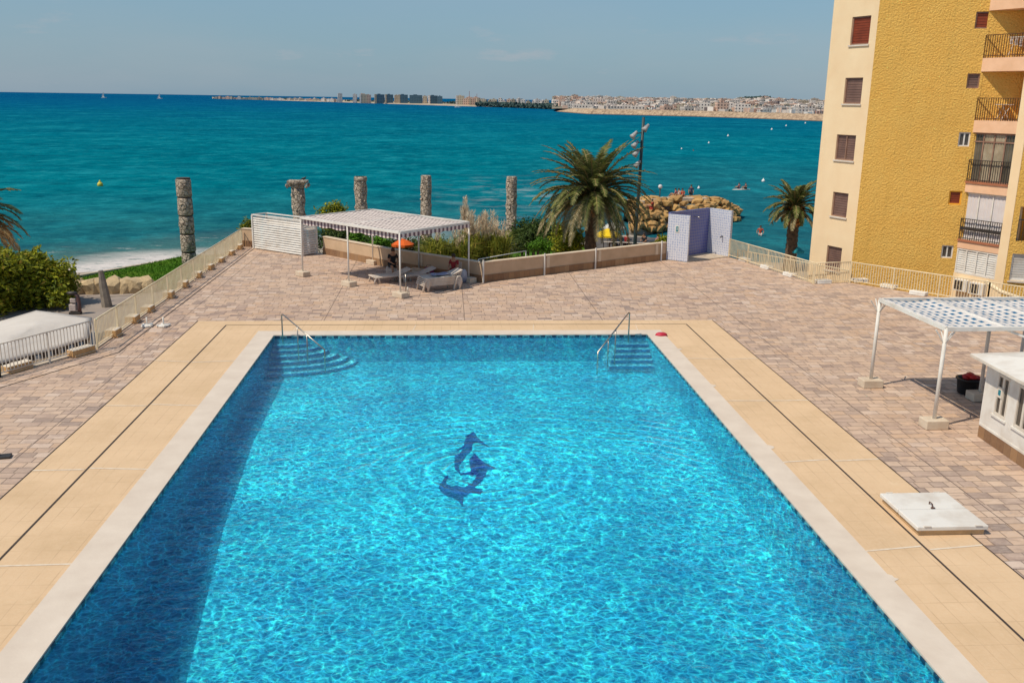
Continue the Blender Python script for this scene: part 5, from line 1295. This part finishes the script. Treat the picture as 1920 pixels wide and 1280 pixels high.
m.add(vv,fs);o=m.build('cloth',M('white_awning_cloth',(.66,.60,.54),(.60,.54,.48),1.0,.8,.3,2.5,.03),r,True);s=o.modifiers.new('t','SOLIDIFY');s.thickness=.02
v=MB();vs2=vs[4:]+[];sv=[]
for a,b in zip(vs2,vs2[1:]):
    N=max(2,int((Vector(b)-Vector(a)).length/.45))
    for i in range(N):
        p=Vector(a).lerp(Vector(b),i/N);q=Vector(a).lerp(Vector(b),(i+.56)/N);q2=Vector(a).lerp(Vector(b),(i+1)/N);q3=Vector(a).lerp(Vector(b),(i+.58)/N)
        sv+=[(p,.22),(q,.22),(q3,.05),(q2-(q2-q3)*.06,.05)]
v.add([tuple(p) for p,d in sv]+[(p.x,p.y,p.z-d) for p,d in sv],[(i,i+1,len(sv)+i+1,len(sv)+i) for i in range(len(sv)-1)])
v.build('scalloped_edge',M('dark_brown_cloth',(.06,.045,.035),None,3,.9),r)
m=MB()
for a,b in zip(vs2,vs2[1:]): m.beam((a[0]*.97,a[1]*.97,a[2]-.34),(b[0]*.97,b[1]*.97,b[2]-.34),.05,.16)
m.build('lower_rail',CREAMP,r)
for p in (vs[1],vs[3],vs[5],vs[6],vs[7]): MB().tube([(p[0]*.93,p[1]*.93,0),(p[0]*.93,p[1]*.93,p[2]-.02)],.05,8).build('post',WHITED,r,True)
# parasols on the beach
def parasol(label,px,py,D,R,mat,gz=GROUNDZ,h=.45):
    tp=atd(px,py,D);r=thing('parasol',label,'parasol',(tp.x,tp.y,gz));H_=tp.z-gz;m=MB();n=8
    vs=[(0,0,H_)]
    for (f,zz) in ((.5,.42),(1,1)): vs+=[(R*f*math.cos(2*PI*k/n+.2),R*f*math.sin(2*PI*k/n+.2),H_-h*zz) for k in range(n)]
    fs=[(0,1+k,1+(k+1)%n) for k in range(n)]+[(1+k,1+n+k,1+n+(k+1)%n,1+(k+1)%n) for k in range(n)]
    vs+=[(x,y,z-.12) for (x,y,z) in vs[1+n:1+2*n]];fs+=[(1+n+k,1+2*n+k,1+2*n+(k+1)%n,1+n+(k+1)%n) for k in range(n)]
    m.add(vs,fs);o=m.build('canopy',mat,r);o.modifiers.new('t','SOLIDIFY').thickness=.012
    MB().tube([(0,0,0),(0,0,H_+.08)],.025,6).build('pole',WHITED,r)
YC=M('yellow_cloth',(.80,.55,.01),(.72,.46,.01),3,.8);OC=M('orange_cloth',(.75,.13,.012),(.6,.10,.01),3,.8);WC=M('white_cloth',(.6,.58,.52),None,3,.8);TC=M('teal_cloth',(.02,.3,.36),None,3,.8)
parasol('orange parasol seen under the pergola roof behind the wall',755,447,50,.62,OC,h=.3)
parasol('bright yellow parasol right of the palm trunk',1140,428,66,.95,YC)
parasol('pale cream parasol behind the yellow one',1152,415,72,.95,WC)
parasol('teal parasol low on the beach at the foot of the smaller palm',1495,462,67,.5,TC,h=.3)
# cafe terrace behind wall right of the palm: dark tables and seated visitors
def small_table(px,py,label):
    p=at(px,py,GROUNDZ);r=thing('cafe_table',label,'table',(p.x,p.y,GROUNDZ),random.uniform(0,1));MB().cbox(-.4,-.4,.72,.4,.4,.76,.01).build('top',DARKM,r);MB().tube([(0,0,0),(0,0,.72)],.04,6).build('leg',DARKM,r)
    MB().lathe([(.25,0),(.22,.03),(.05,.05)],10).build('foot',DARKM,r)
for k,(px,py) in enumerate(((1130,470),(1162,466),(1196,461),(1222,457))): pass
def atg(px,D,z=GROUNDZ): p=atd(px,500,D);return (p.x,p.y,z)
def beachbar():
    a=atg(1130,64);b=atg(1245,64)
    r=thing('beach_fence','dark railing of the beach terrace between palm trunk and shower','fence',(a[0],a[1],GROUNDZ+.9),ang(a,b));L=math.hypot(b[0]-a[0],b[1]-a[1])
    MB().tube([(0,0,1.0),(L,0,1.0)],.035,6).build('top_rail',WHITED,r);MB().tube([(0,0,.5),(L,0,.5)],.02,6).build('mid_rail',DARKM,r)
    for i in range(7): MB().tube([(L*i/6,0,-.9),(L*i/6,0,1.0)],.03,6).build('post',DARKM,r)
beachbar()
struct('beach_terrace',MB().prism([atg(1110,60)[:2],atg(1248,60)[:2],atg(1248,74)[:2],atg(1110,74)[:2]],-3.5,GROUNDZ+.9),M('dark_paving',(.12,.10,.09),(.08,.07,.06),2,.9))
for k,(px,D,lab) in enumerate(((1160,66,'cafe table nearest to the yellow parasol'),(1192,66,'cafe table right behind the dark lamp pole'),(1222,67,'cafe table nearest to the tiled shower'))):
    g=atg(px,D,GROUNDZ+.9);r=thing('cafe_table','dark '+lab,'table',g,.3*k);MB().cbox(-.4,-.4,.72,.4,.4,.76,.01).build('top',DARKM,r);MB().tube([(0,0,0),(0,0,.72)],.04,6).build('leg',DARKM,r);MB().lathe([(.25,0),(.22,.03),(.05,.05)],10).build('foot',DARKM,r)
for px,D,lab,sh,rz in ((1152,67,'person in pale top sitting beneath the yellow parasol',WHC,1.2),(1172,66.5,'person in dark red top sitting right of the yellow parasol',RED,-1),(1206,67,'person in black top sitting behind the beach terrace railing',BLK,2.2),(1232,66.5,'person in pink top sitting on the beach terrace close to the shower',PINK,.5)):
    g=atg(px,D,GROUNDZ+.9);o=MB().cbox(-.22,-.22,0,.22,.22,.42,.02).build('stool',DARKM);o.location=g;tag(o,'stool under the '+lab,'stool')
    person(lab,g,rz,'sit',sh,BLK,fingers=False)
# ------------------------------------------------------------------ jetty of boulders
jl=[atd(1170,500,90),atd(1215,500,94),atd(1260,500,97),atd(1310,500,99),atd(1345,500,101),atd(1374,500,103)]
core=MB()
ax=[Vector((p.x,p.y)) for p in jl]
hs=[2.7,2.7,2.55,2.4,2.1,.9]
random.seed(21)
def jax(u):
    f=u*(len(ax)-1);k=min(len(ax)-2,int(f));return ax[k].lerp(ax[k+1],f-k),hs[k]+(hs[k+1]-hs[k])*(f-k)
core.grid(lambda u,v:((lambda c,h:(c.x+(v-.5)*2.0,c.y-(v-.5)*-14*(1-.6*u),-4.3+max(0,(h-.55)*math.sin(PI*v)**.8)+.1*nz(u*30,v*9,1)))(*jax(u))),20,10)
struct('jetty_core',core,sand_mat())
nrk=0
for i in range(298):
    u=random.random()**.9;c,h=jax(u);v=random.uniform(-1,.75);wd=7.0*(1-.6*u)
    z=-4.15+(h+.15)*max(0,math.cos(v*PI/2))**.8;s=random.uniform(.35,.68)
    rock(rmesh[i%6],(c.x+v*.9,c.y+v*wd,z-.05),(s*1.15,s,s*.8),'sandy ochre boulder in the bathing jetty beyond the palm','boulders of the bathing jetty')
# pale walkway slab on the crest
c0,c1=ax[0],ax[2]
mb=MB()
for k in range(6):
    a,h=jax(.06+.10*k);mb.cbox(a.x-.9,a.y-.55,-4+h-.35,a.x+.9,a.y+.55,-4+h+.05,.05)
struct('jetty_path',mb,CONC)
tp=atd(1238,348,95);globe_lamp(1238,350,96,'white globe lamp post standing on the jetty rocks',h=-2.0)
for px,lab,pose,sh,pn,rz in ((1258,'bather with pink towel sitting on the jetty, leftmost of the group','floor',PINK,ORG,1.0),(1264,'bather in pale clothes sitting second from the left on the jetty','floor',WHC,None,2.0),(1271,'bather in red sitting third from the left on the jetty','floor',ORG,ORG,2.6),
    (1287,'person in dark clothes standing on the jetty, apart from the sitting group','stand',NAVY,BLK,2.9)):
    g=atd(px,500,98 if pose=='floor' else 99);person(lab,(g.x,g.y,-1.5 if pose=='floor' else -2.0),rz,pose,sh,pn,fingers=False)
g=atd(1212,500,89);person('person in bright red swimwear lying on the rocks behind the palm fronds',(g.x,g.y-1,-1.7),1.0,'floor',ORG,ORG,fingers=False)
# ------------------------------------------------------------------ sea
def sea_mat():
    m,t,b,o=newmat('sea_water');co=t.coord('Object');x,y,z=t.sep(co)
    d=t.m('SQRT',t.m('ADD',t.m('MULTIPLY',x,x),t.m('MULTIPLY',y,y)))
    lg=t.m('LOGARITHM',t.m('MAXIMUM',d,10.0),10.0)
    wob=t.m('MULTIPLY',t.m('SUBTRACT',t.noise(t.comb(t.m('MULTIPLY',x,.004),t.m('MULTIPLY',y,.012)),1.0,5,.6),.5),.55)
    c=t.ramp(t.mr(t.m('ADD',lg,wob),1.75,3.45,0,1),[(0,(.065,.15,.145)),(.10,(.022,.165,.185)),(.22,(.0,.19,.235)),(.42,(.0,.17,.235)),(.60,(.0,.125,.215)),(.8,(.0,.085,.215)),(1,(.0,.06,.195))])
    # shallow bay on the right: duller, bluer
    bay=t.m('MULTIPLY',t.mr(x,8,40),t.mr(d,230,110));c=t.mix(t.m('MULTIPLY',bay,.65),c,(.028,.115,.15))
    st=t.noise(t.comb(t.m('MULTIPLY',x,.03),t.m('MULTIPLY',y,.16)),1.0,5,.65);c=t.mix(t.mr(st,.45,.72,0,.5),c,(.002,.085,.14))
    st2=t.noise(t.comb(t.m('MULTIPLY',x,.10),t.m('MULTIPLY',y,.35)),1.0,6,.7);c=t.mix(t.mr(st2,.52,.75,0,.4),c,(.02,.24,.27))
    st3=t.noise(t.comb(t.m('MULTIPLY',x,.45),t.m('MULTIPLY',y,1.5)),1.0,6,.75);c=t.mix(t.m('MULTIPLY',t.mr(st3,.30,.52,.55,0),t.mr(d,900,60,.25,1)),c,(.001,.075,.13));c=t.mix(t.m('MULTIPLY',t.mr(st3,.54,.74,0,.6),t.mr(d,900,60,.2,1)),c,(.05,.32,.36))
    fr_=t.noise(t.comb(x,t.m('MULTIPLY',y,.8)),.03,12,.80);fr2=t.noise(t.comb(x,t.m('MULTIPLY',y,.7)),.22,9,.78)
    c=t.mix(t.mr(fr_,.50,.36,0,.5),c,(.0,.055,.11));c=t.mix(t.mr(fr_,.52,.66,0,.55),c,(.015,.30,.36))
    c=t.mix(t.mr(fr2,.50,.36,0,.55),c,(.0,.065,.11));c=t.mix(t.mr(fr2,.53,.68,0,.55),c,(.03,.34,.38))
    # small whitecaps and surf
    wc=t.noise(t.comb(t.m('MULTIPLY',x,.35),t.m('MULTIPLY',y,1.3)),1.0,6,.75)
    cap=t.m('MULTIPLY',t.mr(wc,.66,.72),t.mr(d,400,70,.0,.8))
    # surf band: distance to the shore line on the left, and loose foam off the jetty
    sx=t.m('SUBTRACT',t.m('ADD',t.m('MULTIPLY',x,-.62),t.m('MULTIPLY',y,.785)),66.6)   # metres seaward of the shore edge
    n1=t.noise(co,.16,3);n2=t.noise(t.comb(t.m('MULTIPLY',x,.5),t.m('MULTIPLY',y,.9)),1.0,7,.75)
    ss=t.m('ADD',sx,t.m('MULTIPLY',t.m('SUBTRACT',n1,.5),-9.0))
    f1=t.m('MULTIPLY',t.mr(ss,7.5,2.0),t.mr(n2,.34,.46));f2=t.m('MULTIPLY',t.mr(t.m('ABSOLUTE',t.m('SUBTRACT',ss,9.5)),2.2,0),t.mr(n2,.56,.66,0,.7))
    west=t.mr(x,2,-9)
    fx=t.m('SUBTRACT',x,10);fy=t.m('SUBTRACT',y,120);pr=t.m('SQRT',t.m('ADD',t.m('POWER',t.m('DIVIDE',t.m('ABSOLUTE',fx),17.0),2.0),t.m('POWER',t.m('DIVIDE',t.m('ABSOLUTE',fy),42.0),2.0)))
    n3=t.noise(t.comb(t.m('MULTIPLY',x,.16),t.m('MULTIPLY',y,.22)),1.0,6,.72)
    f3=t.m('MULTIPLY',t.m('POWER',t.mr(pr,1.0,.0),1.5),t.mr(n3,.50,.78,0,.8))
    foam=t.m('MINIMUM',t.m('ADD',t.m('ADD',t.m('MULTIPLY',t.m('MAXIMUM',f1,f2),west),t.m('MULTIPLY',cap,.35)),f3),1.0)
    murk=t.m('MULTIPLY',t.mr(ss,16,3,0,.7),west);c=t.mix(murk,c,(.12,.20,.18))
    c=t.mix(foam,c,(.72,.66,.62))
    t.l(c,b.inputs['Base Color']);t.l(t.m('MULTIPLY_ADD',foam,.4,.32),b.inputs['Roughness']);b.inputs['Specular IOR Level'].default_value=.0;b.inputs['IOR'].default_value=1.05
    w1=t.noise(t.comb(t.m('MULTIPLY',x,.5),t.m('MULTIPLY',y,1.25)),1.0,7,.68);w2=t.noise(t.comb(t.m('MULTIPLY',x,.07),t.m('MULTIPLY',y,.2)),1.0,5,.6)
    t.l(t.bump(t.m('ADD',w1,t.m('MULTIPLY',w2,2.5)),.9,.55),b.inputs['Normal']);return m
mb=MB();R_=60000
mb.add([(-R_,-300,-4),(R_,-300,-4),(R_,R_,-4),(-R_,R_,-4)],[(0,1,2,3)]);struct('sea',mb,sea_mat())
# buoys, swimmers
def buoy(px,py,rad,label,mat,cone=False):
    p=at(px,py,-4);D=math.hypot(p.x,p.y);R=rad*D/1795;r=thing('buoy',label,'buoy',(p.x,p.y,-4.0),0,'buoys on the water')
    m=MB();m.sphere((0,0,R*.5),(R,R,R),12,8);m.build('float',mat,r,True);MB().lathe([(R*.5,R*1.3),(R*.25,R*1.9),(R*.08,R*2.1)],8).build('top_mark',mat,r)
YB=M('yellow_float',(.65,.55,.06),(.5,.4,.05),3,.5);WB=M('white_float',(.8,.76,.72),None,3,.5)
buoy(188,349,5,'yellow buoy on the open water on the left',YB)
for px,py,rad,lab in ((1431,341,3.2,'white buoy below the paddler on the right bay'),(1310,354,2.6,'white buoy just right of the jetty people'),(1502,410,2.4,'white buoy left of the building edge, above the small palm'),(1329,269,1.7,'small white buoy halfway out, right of the pole'),(1365,256,1.9,'small white buoy halfway out in the bay centre'),(1447,244,1.8,'small white buoy far out near the breakwater'),(1474,237,1.5,'tiny white buoy close under the breakwater, second from the right'),(1510,232,1.4,'tiny white buoy under the breakwater, beside the building edge'),(1278,280,1.5,'small white buoy nearest to the floodlight pole')):
    buoy(px,py,rad,lab,WB)
p=at(1425,442,-4.0);person('bather in red top wading in the sea between shower and building',(p.x,p.y,-4.75),2.8,'wade',ORG,WHC,fingers=False)
p=at(1390,356,-4);r=thing('paddle_board','white paddle board in the bay on the right','paddle board',(p.x,p.y,-3.95),.3);m=MB();m.sphere((0,0,0),(1.6,.38,.08),14,6);m.build('board',WHITE,r,True)
person('person in pink top kneeling on the left of the paddle board',(p.x-.4,p.y,-3.9),.6,'floor',PINK,NAVY,fingers=False);person('person in dark blue top on the right of the paddle board',(p.x+.6,p.y+.1,-3.9),2,'floor',NAVY,BLK,fingers=False)
for px,py,lab in ((1209,321,'distant swimmer right of the floodlight pole'),(1300,283,'distant swimmer between the halfway buoys')):
    p=at(px,py,-4);person(lab,(p.x,p.y,-5.35),2,'stand',BLK,None,fingers=False)
p=at(859,199.5,-4)
def boat(px,py,L,label,sail=False):
    p=at(px,py,-4);r=thing('boat',label,'boat',(p.x,p.y,-4),.3,'boats far out');m=MB()
    hull=[(-.5,-.13),(.2,-.15),(.5,0),(.2,.15),(-.5,.13)];m.prism([(x*L,y*L) for x,y in hull],0,.14*L);m.build('hull',WHITE,r);MB().cbox(-.25*L,-.08*L,.14*L,.1*L,.08*L,.26*L,.02*L).build('cabin',WHITE,r)
    if sail: MB().prism([(0,-.01*L),(.01*L,0),(0,.01*L),(-.01*L,0)],.14*L,1.2*L).build('mast',WHITED,r);MB().add([(-.4*L,0,.25*L),(.0,.02*L,.25*L),(0,.02*L,1.15*L),(-.4*L,.03*L,.25*L),(0,.05*L,.25*L),(0,.04*L,1.15*L)],[(0,1,2),(5,4,3),(0,3,4,1),(1,4,5,2),(2,5,3,0)]).build('sail',WHITE,r)
boat(859,201.5,9,'white motor boat in front of the distant promenade');boat(195,184,14,'white sailing boat on the horizon, left one',True);boat(300,185.5,14,'white sailing boat on the horizon, right one',True)
# ------------------------------------------------------------------ far coast
def shore(px,py): p=at(px,py,-4);return (p.x,p.y)
coast=[shore(398,185.2),shore(500,188),shore(645,192.2),shore(760,196),shore(850,198.8),shore(950,201.8),shore(1035,204.2)]
dirs=[]
def far(p,k): return (p[0]*k,p[1]*k)
mb=MB()
inl=[far(p,1.35) for p in coast]
n=len(coast)
for i in range(n-1):
    a,b,c,d=coast[i],coast[i+1],inl[i+1],inl[i];mb.add([(a[0],a[1],-4.3),(b[0],b[1],-4.3),(far(b,1.01)[0],far(b,1.01)[1],-2.6),(far(a,1.01)[0],far(a,1.01)[1],-2.6),(c[0],c[1],-1),(d[0],d[1],-1)],[(0,1,2,3),(3,2,4,5)])
struct('far_shore',mb,M('far_sand',(.50,.38,.28),(.34,.28,.18),.02,.9))
# town hill on the right behind the breakwater
def hillz(x,y):
    d=math.hypot(x,y);u=(d-900)/1500;base=-2+max(0,min(1.2,u))*15.5
    pxx=960+1740*math.tan(math.atan2(x,y)-math.radians(4.2));k=max(0,1-abs(pxx-1412)/70);return base+k*k*6*(1 if d>1500 else 0)+1.6*nz(x,y,.006)+.8*nz(x,y,.02,3)
def dirx(px):
    d=ray(px,200);l=math.hypot(d.x,d.y);return d.x/l,d.y/l
mb=MB();mb.grid(lambda u,v:((lambda dx,D:(dx[0]*D,dx[1]*D,hillz(dx[0]*D,dx[1]*D)))(dirx(1035+u*900),(880+190*max(0,1-u*900/90)+1600*v))),90,40)
def farveg():
    m,t,b,o=newmat('far_hillside');co=t.coord('Object');c=t.mix(t.mr(t.noise(co,.03,5),.45,.55),(.30,.24,.17),(.07,.09,.06));t.l(c,b.inputs['Base Color']);b.inputs['Roughness'].default_value=.95;return m
struct('far_hill',mb,farveg())
# breakwater
random.seed(31)
bw=[shore(1040,209.5),shore(1100,214.3),shore(1300,219.0),shore(1420,223),shore(1545,228.0),shore(1640,232)]
mb=MB()
def bwp(u):
    f=u*(len(bw)-1);k=min(len(bw)-2,int(f));a,b=bw[k],bw[k+1];return (a[0]+(b[0]-a[0])*(f-k),a[1]+(b[1]-a[1])*(f-k))
def bwf(u,v):
    x,y=bwp(u);h=(3.9+1.1*min(1,u*5))*min(1,.5+u*9);pr=[0,.30,.55,.78,.95,1.0,1.0,.2][int(v*7+.5)];off=v*16
    x2,y2=bwp(min(1,u+.01));x1,y1=bwp(max(0,u-.01));l=math.hypot(x2-x1,y2-y1);nx_,ny_=-(y2-y1)/l,(x2-x1)/l;r_=.9*noise.noise(Vector((u*520,v*17,0)))*(1 if v<.75 else .2);return (x+nx_*off+r_,y+ny_*off,-4.3+h*pr+.7*noise.noise(Vector((u*700,v*23,5)))*(1 if v<.75 else .1))
mb.grid(bwf,900,7)
def bwm():
    m,t,b,o=newmat('breakwater_rock');co=t.coord('Object');z=t.sep(co)[2];c=t.mix(t.mr(t.noise(co,.35,5,.7),.4,.6),(.55,.40,.26),(.30,.20,.13));c=t.mix(t.mr(z,-3.9,-3.2,1,0),c,(.05,.04,.035));t.l(c,b.inputs['Base Color']);b.inputs['Roughness'].default_value=.95;return m
o=mb.build('breakwater',bwm());tag(o,'long rocky breakwater','breakwater');o['kind']='structure';o['label']='breakwater';del o['category']
# far houses
def facade(name,wall,winc,sw=3.2,sh=3.0,fr=.45,roofc=None):
    m,t,b,o=newmat(name);co=t.coord('Object');x,y,z=t.sep(co);oi=t.n('ShaderNodeObjectInfo').outputs['Random']
    k=t.m('MULTIPLY',t.m('LESS_THAN',t.m('FRACT',t.m('DIVIDE',t.m('ADD',x,y),sw)),fr),t.m('LESS_THAN',t.m('FRACT',t.m('DIVIDE',t.m('ADD',z,.8),sh)),.5))
    nz_=t.sep(t.n('ShaderNodeNewGeometry').outputs['Normal'])[2]
    wl=t.mix(oi,wall,tuple(c*.72 for c in wall));c=t.mix(k,wl,winc)
    c=t.mix(t.m('GREATER_THAN',nz_,.4),c,roofc or tuple(min(1,q*.9) for q in wall))
    t.l(c,b.inputs['Base Color']);b.inputs['Roughness'].default_value=.8;return m
F1=facade('white_facade',(.80,.70,.62),(.10,.09,.10));F2=facade('pinkish_facade',(.70,.47,.36),(.10,.08,.08));F3=facade('shaded_blue_facade',(.07,.15,.21),(.02,.06,.10),fr=.6);F4=facade('beige_facade',(.55,.45,.33),(.12,.10,.09));F5=facade('terracotta_house',(.55,.45,.37),(.1,.08,.08),roofc=(.34,.14,.08))  # blue facade paints the shaded fronts of the far blocks
def house(px,D,w,h,dep,mat,label,rz=None,z=None,name='apartment_block',group='blocks of the far shore town',side=None):
    d=dirx(px);x,y=d[0]*D,d[1]*D;z=-3 if z is None else z
    r=thing(name,label,'building',(x,y,z),random.uniform(-.3,.3) if rz is None else rz,group)
    MB().box(-w/2,-dep/2,-3,w/2,dep/2,h).build('wall',mat,r)
    if side: MB().box(-w/2-.6,-dep/2-.3,-3,-w/2+w*.16,-dep/2+dep*.9,h+.3).build('sunlit_side',side,r)  # box in another facade colour, painted as the sunlit left face
    MB().box(-w*.2,-dep*.2,h,w*.1,dep*.2,h+1.2).build('roof_room',mat,r)
    return r
# high-rises at the left of the far shore
hr=[(683,1990,17,14,'beige far tower block leftmost of the high rises',F4,F1),(692,1990,8,13,'narrow pinkish far block between the beige one and the first blue one',F2,None),(712,1960,19,14,'first blue shaded far block from the left, beside the beige tower',F3,F4),(730,1940,15,14,'second blue shaded far block from the left',F3,F4),(744,1930,9,13,'beige far block between the second and third blue ones',F4,None),
 (756,1920,18,14,'third blue shaded far block from the left',F3,F4),(780,1900,24,13.5,'wide dark blue far block, fourth of the blue ones',F3,None),(797,1880,9,12,'small beige far block between the two last blue ones',F4,None),(812,1860,17,13,'fifth and darkest blue far block',F3,F1),(825,1840,9,12,'narrow blue far block rightmost of the blue ones',F3,None),
 (638,2100,9,15,'tall slim far tower left of the high rises',F1,None),(666,2080,8,14,'slim far tower just left of the beige block',F1,None),(679,2080,7,15,'slim pale far tower behind the beige block',F2,None),
 (863,1700,14,13,'pale far block right of the gap in the skyline',F4,F1),(874,1650,12,8,'low pinkish far block on the beach',F2,None),(887,1640,12,8,'low pinkish beige far block next to the masts',F2,F4),(880,1740,10,11,'far block with mast behind the pink ones',F2,None),(892,1700,9,11,'reddish far block behind the masts',F2,None)]
random.seed(5)
for px,D,w,h,lab,mt,sd_ in hr: house(px,D,w,h+3,12,mt,lab,rz=random.uniform(-.1,.1)-math.atan2(*dirx(px)),side=sd_,group='high rises on the far shore')
for px,top,lab in ((880,171,'left thin mast above the far skyline'),(894,176,'right thin mast above the far skyline')):
    d=dirx(px);D=1750;zt=atd(px,top,D).z;m=MB();m.tube([(0,0,0),(0,0,zt+3)],[.55,.35],5);o=m.build('mast',M('mast_metal',(.3,.15,.14)));o.location=(d[0]*D,d[1]*D,-3);tag(o,lab,'mast')
# row of white blocks on the tree covered point
for i,px in enumerate(range(900,1035,9)):
    house(px+random.uniform(-2,2),1600-2.2*(px-900),random.uniform(5,10),random.uniform(9,12.5),9,random.choice([F1,F4,F2,F1]),'pale apartment block half hidden by the dark trees of the far point',group='blocks among the far trees',z=-3)
# low houses along the left shore line
for i in range(46):
    px=405+i*5.1+random.uniform(-2,2);D=3150-(px-400)*4.1+30
    house(px,D*1.02,random.uniform(6,16),random.uniform(2.5,7),10,random.choice([F1,F1,F4,F2]),'tiny pale house in the low line along the far left shore',group='low houses of the far left shore',name='house')
# hillside town
cnt=0;random.seed(77)
spots=[]
while cnt<205:
    px=random.uniform(1040,1560);v=random.random();D=930+170*max(0,(1125-px)/80)+1450*v**1.1
    d=dirx(px);x,y=d[0]*D,d[1]*D
    if any((x-a)**2+(y-b)**2<13**2 for a,b in spots): continue
    spots.append((x,y));big=random.random()<.2
    house(px,D,random.uniform(9,17),random.uniform(3,6.5)+(2.5 if big else 0),random.uniform(8,12),random.choice([F1,F1,F5,F4,F2,F1]),'small pale house on the far hillside town behind the breakwater',z=hillz(x,y),group='houses of the far hillside town',name='house');cnt+=1
random.seed(78)
# the countless rest of the town as one mass of little blocks
m=MB()
for k in range(1700):
    px=random.uniform(1040,1600);D=930+170*max(0,(1125-px)/80)+1550*random.random()**.8;d=dirx(px);x,y=d[0]*D,d[1]*D;z=hillz(x,y);w=random.uniform(4,9);h=random.uniform(2.2,4.6);a=random.uniform(0,1.5)
    m.box(-w/2,-3,-1,w/2,3,h,Matrix.Translation((x,y,z))@Matrix.Rotation(a,4,'Z'))
def townm():
    m_,t,b,o=newmat('far_town');g=t.n('ShaderNodeNewGeometry').outputs['Random Per Island'];c=t.ramp(g,[(0,(.78,.64,.55)),(.35,(.66,.46,.36)),(.6,(.85,.77,.70)),(.8,(.42,.23,.17)),(.92,(.22,.18,.18))],'CONSTANT');t.l(c,b.inputs['Base Color']);b.inputs['Roughness'].default_value=.85;return m_
o=m.build('far_town',townm());tag(o,'dense mass of tiny houses covering the far hillside',None,None,'stuff')
for px,D,w,h,mt,lab in ((1343,1010,12,9.5,F4,'beige far block with brown edge left of the blue striped one'),(1351,1000,11,9.5,F3,'blue striped far block above the breakwater'),(1360,1005,6,9,F1,'narrow white far block right of the blue striped one'),(1330,1030,9,8,F1,'white far block left of the beige one')):
    house(px,D,w,h,10,mt,lab,rz=-math.atan2(*dirx(px)),z=-2,group='blocks above the breakwater')
# far trees
def treemass(name,label,spots_,mat,sc):
    m=MB()
    for (x,y,z,r) in spots_:
        for k in range(14):
            a=random.uniform(0,6.28);u=Vector((random.uniform(-1,1),random.uniform(-1,1),random.uniform(-.2,1)))*r
            q=u+Vector((x,y,z));s=r*.55
            P=[Vector((random.gauss(0,1),random.gauss(0,1),random.gauss(0,.8))).normalized()*s for _ in range(4)];m.add([tuple(q+p) for p in P],[(0,1,2),(0,2,3),(0,3,1),(1,3,2)])
    o=m.build(name,mat);tag(o,label,None,None,'stuff')
FT=M('far_foliage',(.05,.09,.085),(.075,.12,.10),.1,.95)
sp=[]
for k in range(420):
    px=random.uniform(895,1060);D=1560-1.9*(px-895)+random.uniform(-30,60);d=dirx(px);sp.append((d[0]*D,d[1]*D,-2.2,random.uniform(3,5.4)))
for k in range(150):
    px=random.uniform(400,880);D=(3150-(px-400)*3.4 if px<680 else 2250-(px-680)*2.6)*1.03;d=dirx(px);sp.append((d[0]*D,d[1]*D,-2.5,random.uniform(2.5,5)))
for k in range(420):
    px=random.uniform(1040,1600);D=950+170*max(0,(1125-px)/80)+1450*random.random();d=dirx(px);x,y=d[0]*D,d[1]*D;sp.append((x,y,hillz(x,y),random.uniform(1.6,3.4)))
for k in range(60):
    px=random.gauss(1415,14);D=2380+random.uniform(-60,60);d=dirx(px);x,y=d[0]*D,d[1]*D;sp.append((x,y,hillz(x,y)+1,random.uniform(4,6)))
treemass('far_trees','dark trees scattered through the far shore town',sp,FT,1)
# marina masts behind the breakwater
m=MB()
for k in range(60):
    px=random.uniform(1365,1545);D=820;d=dirx(px);z1=random.uniform(3,7);m.tube([(d[0]*D,d[1]*D,-2),(d[0]*D,d[1]*D,z1)],.13,3)
o=m.build('marina_masts',WHITE);tag(o,'many thin sailing boat masts in the marina behind the breakwater',None,None,'stuff')
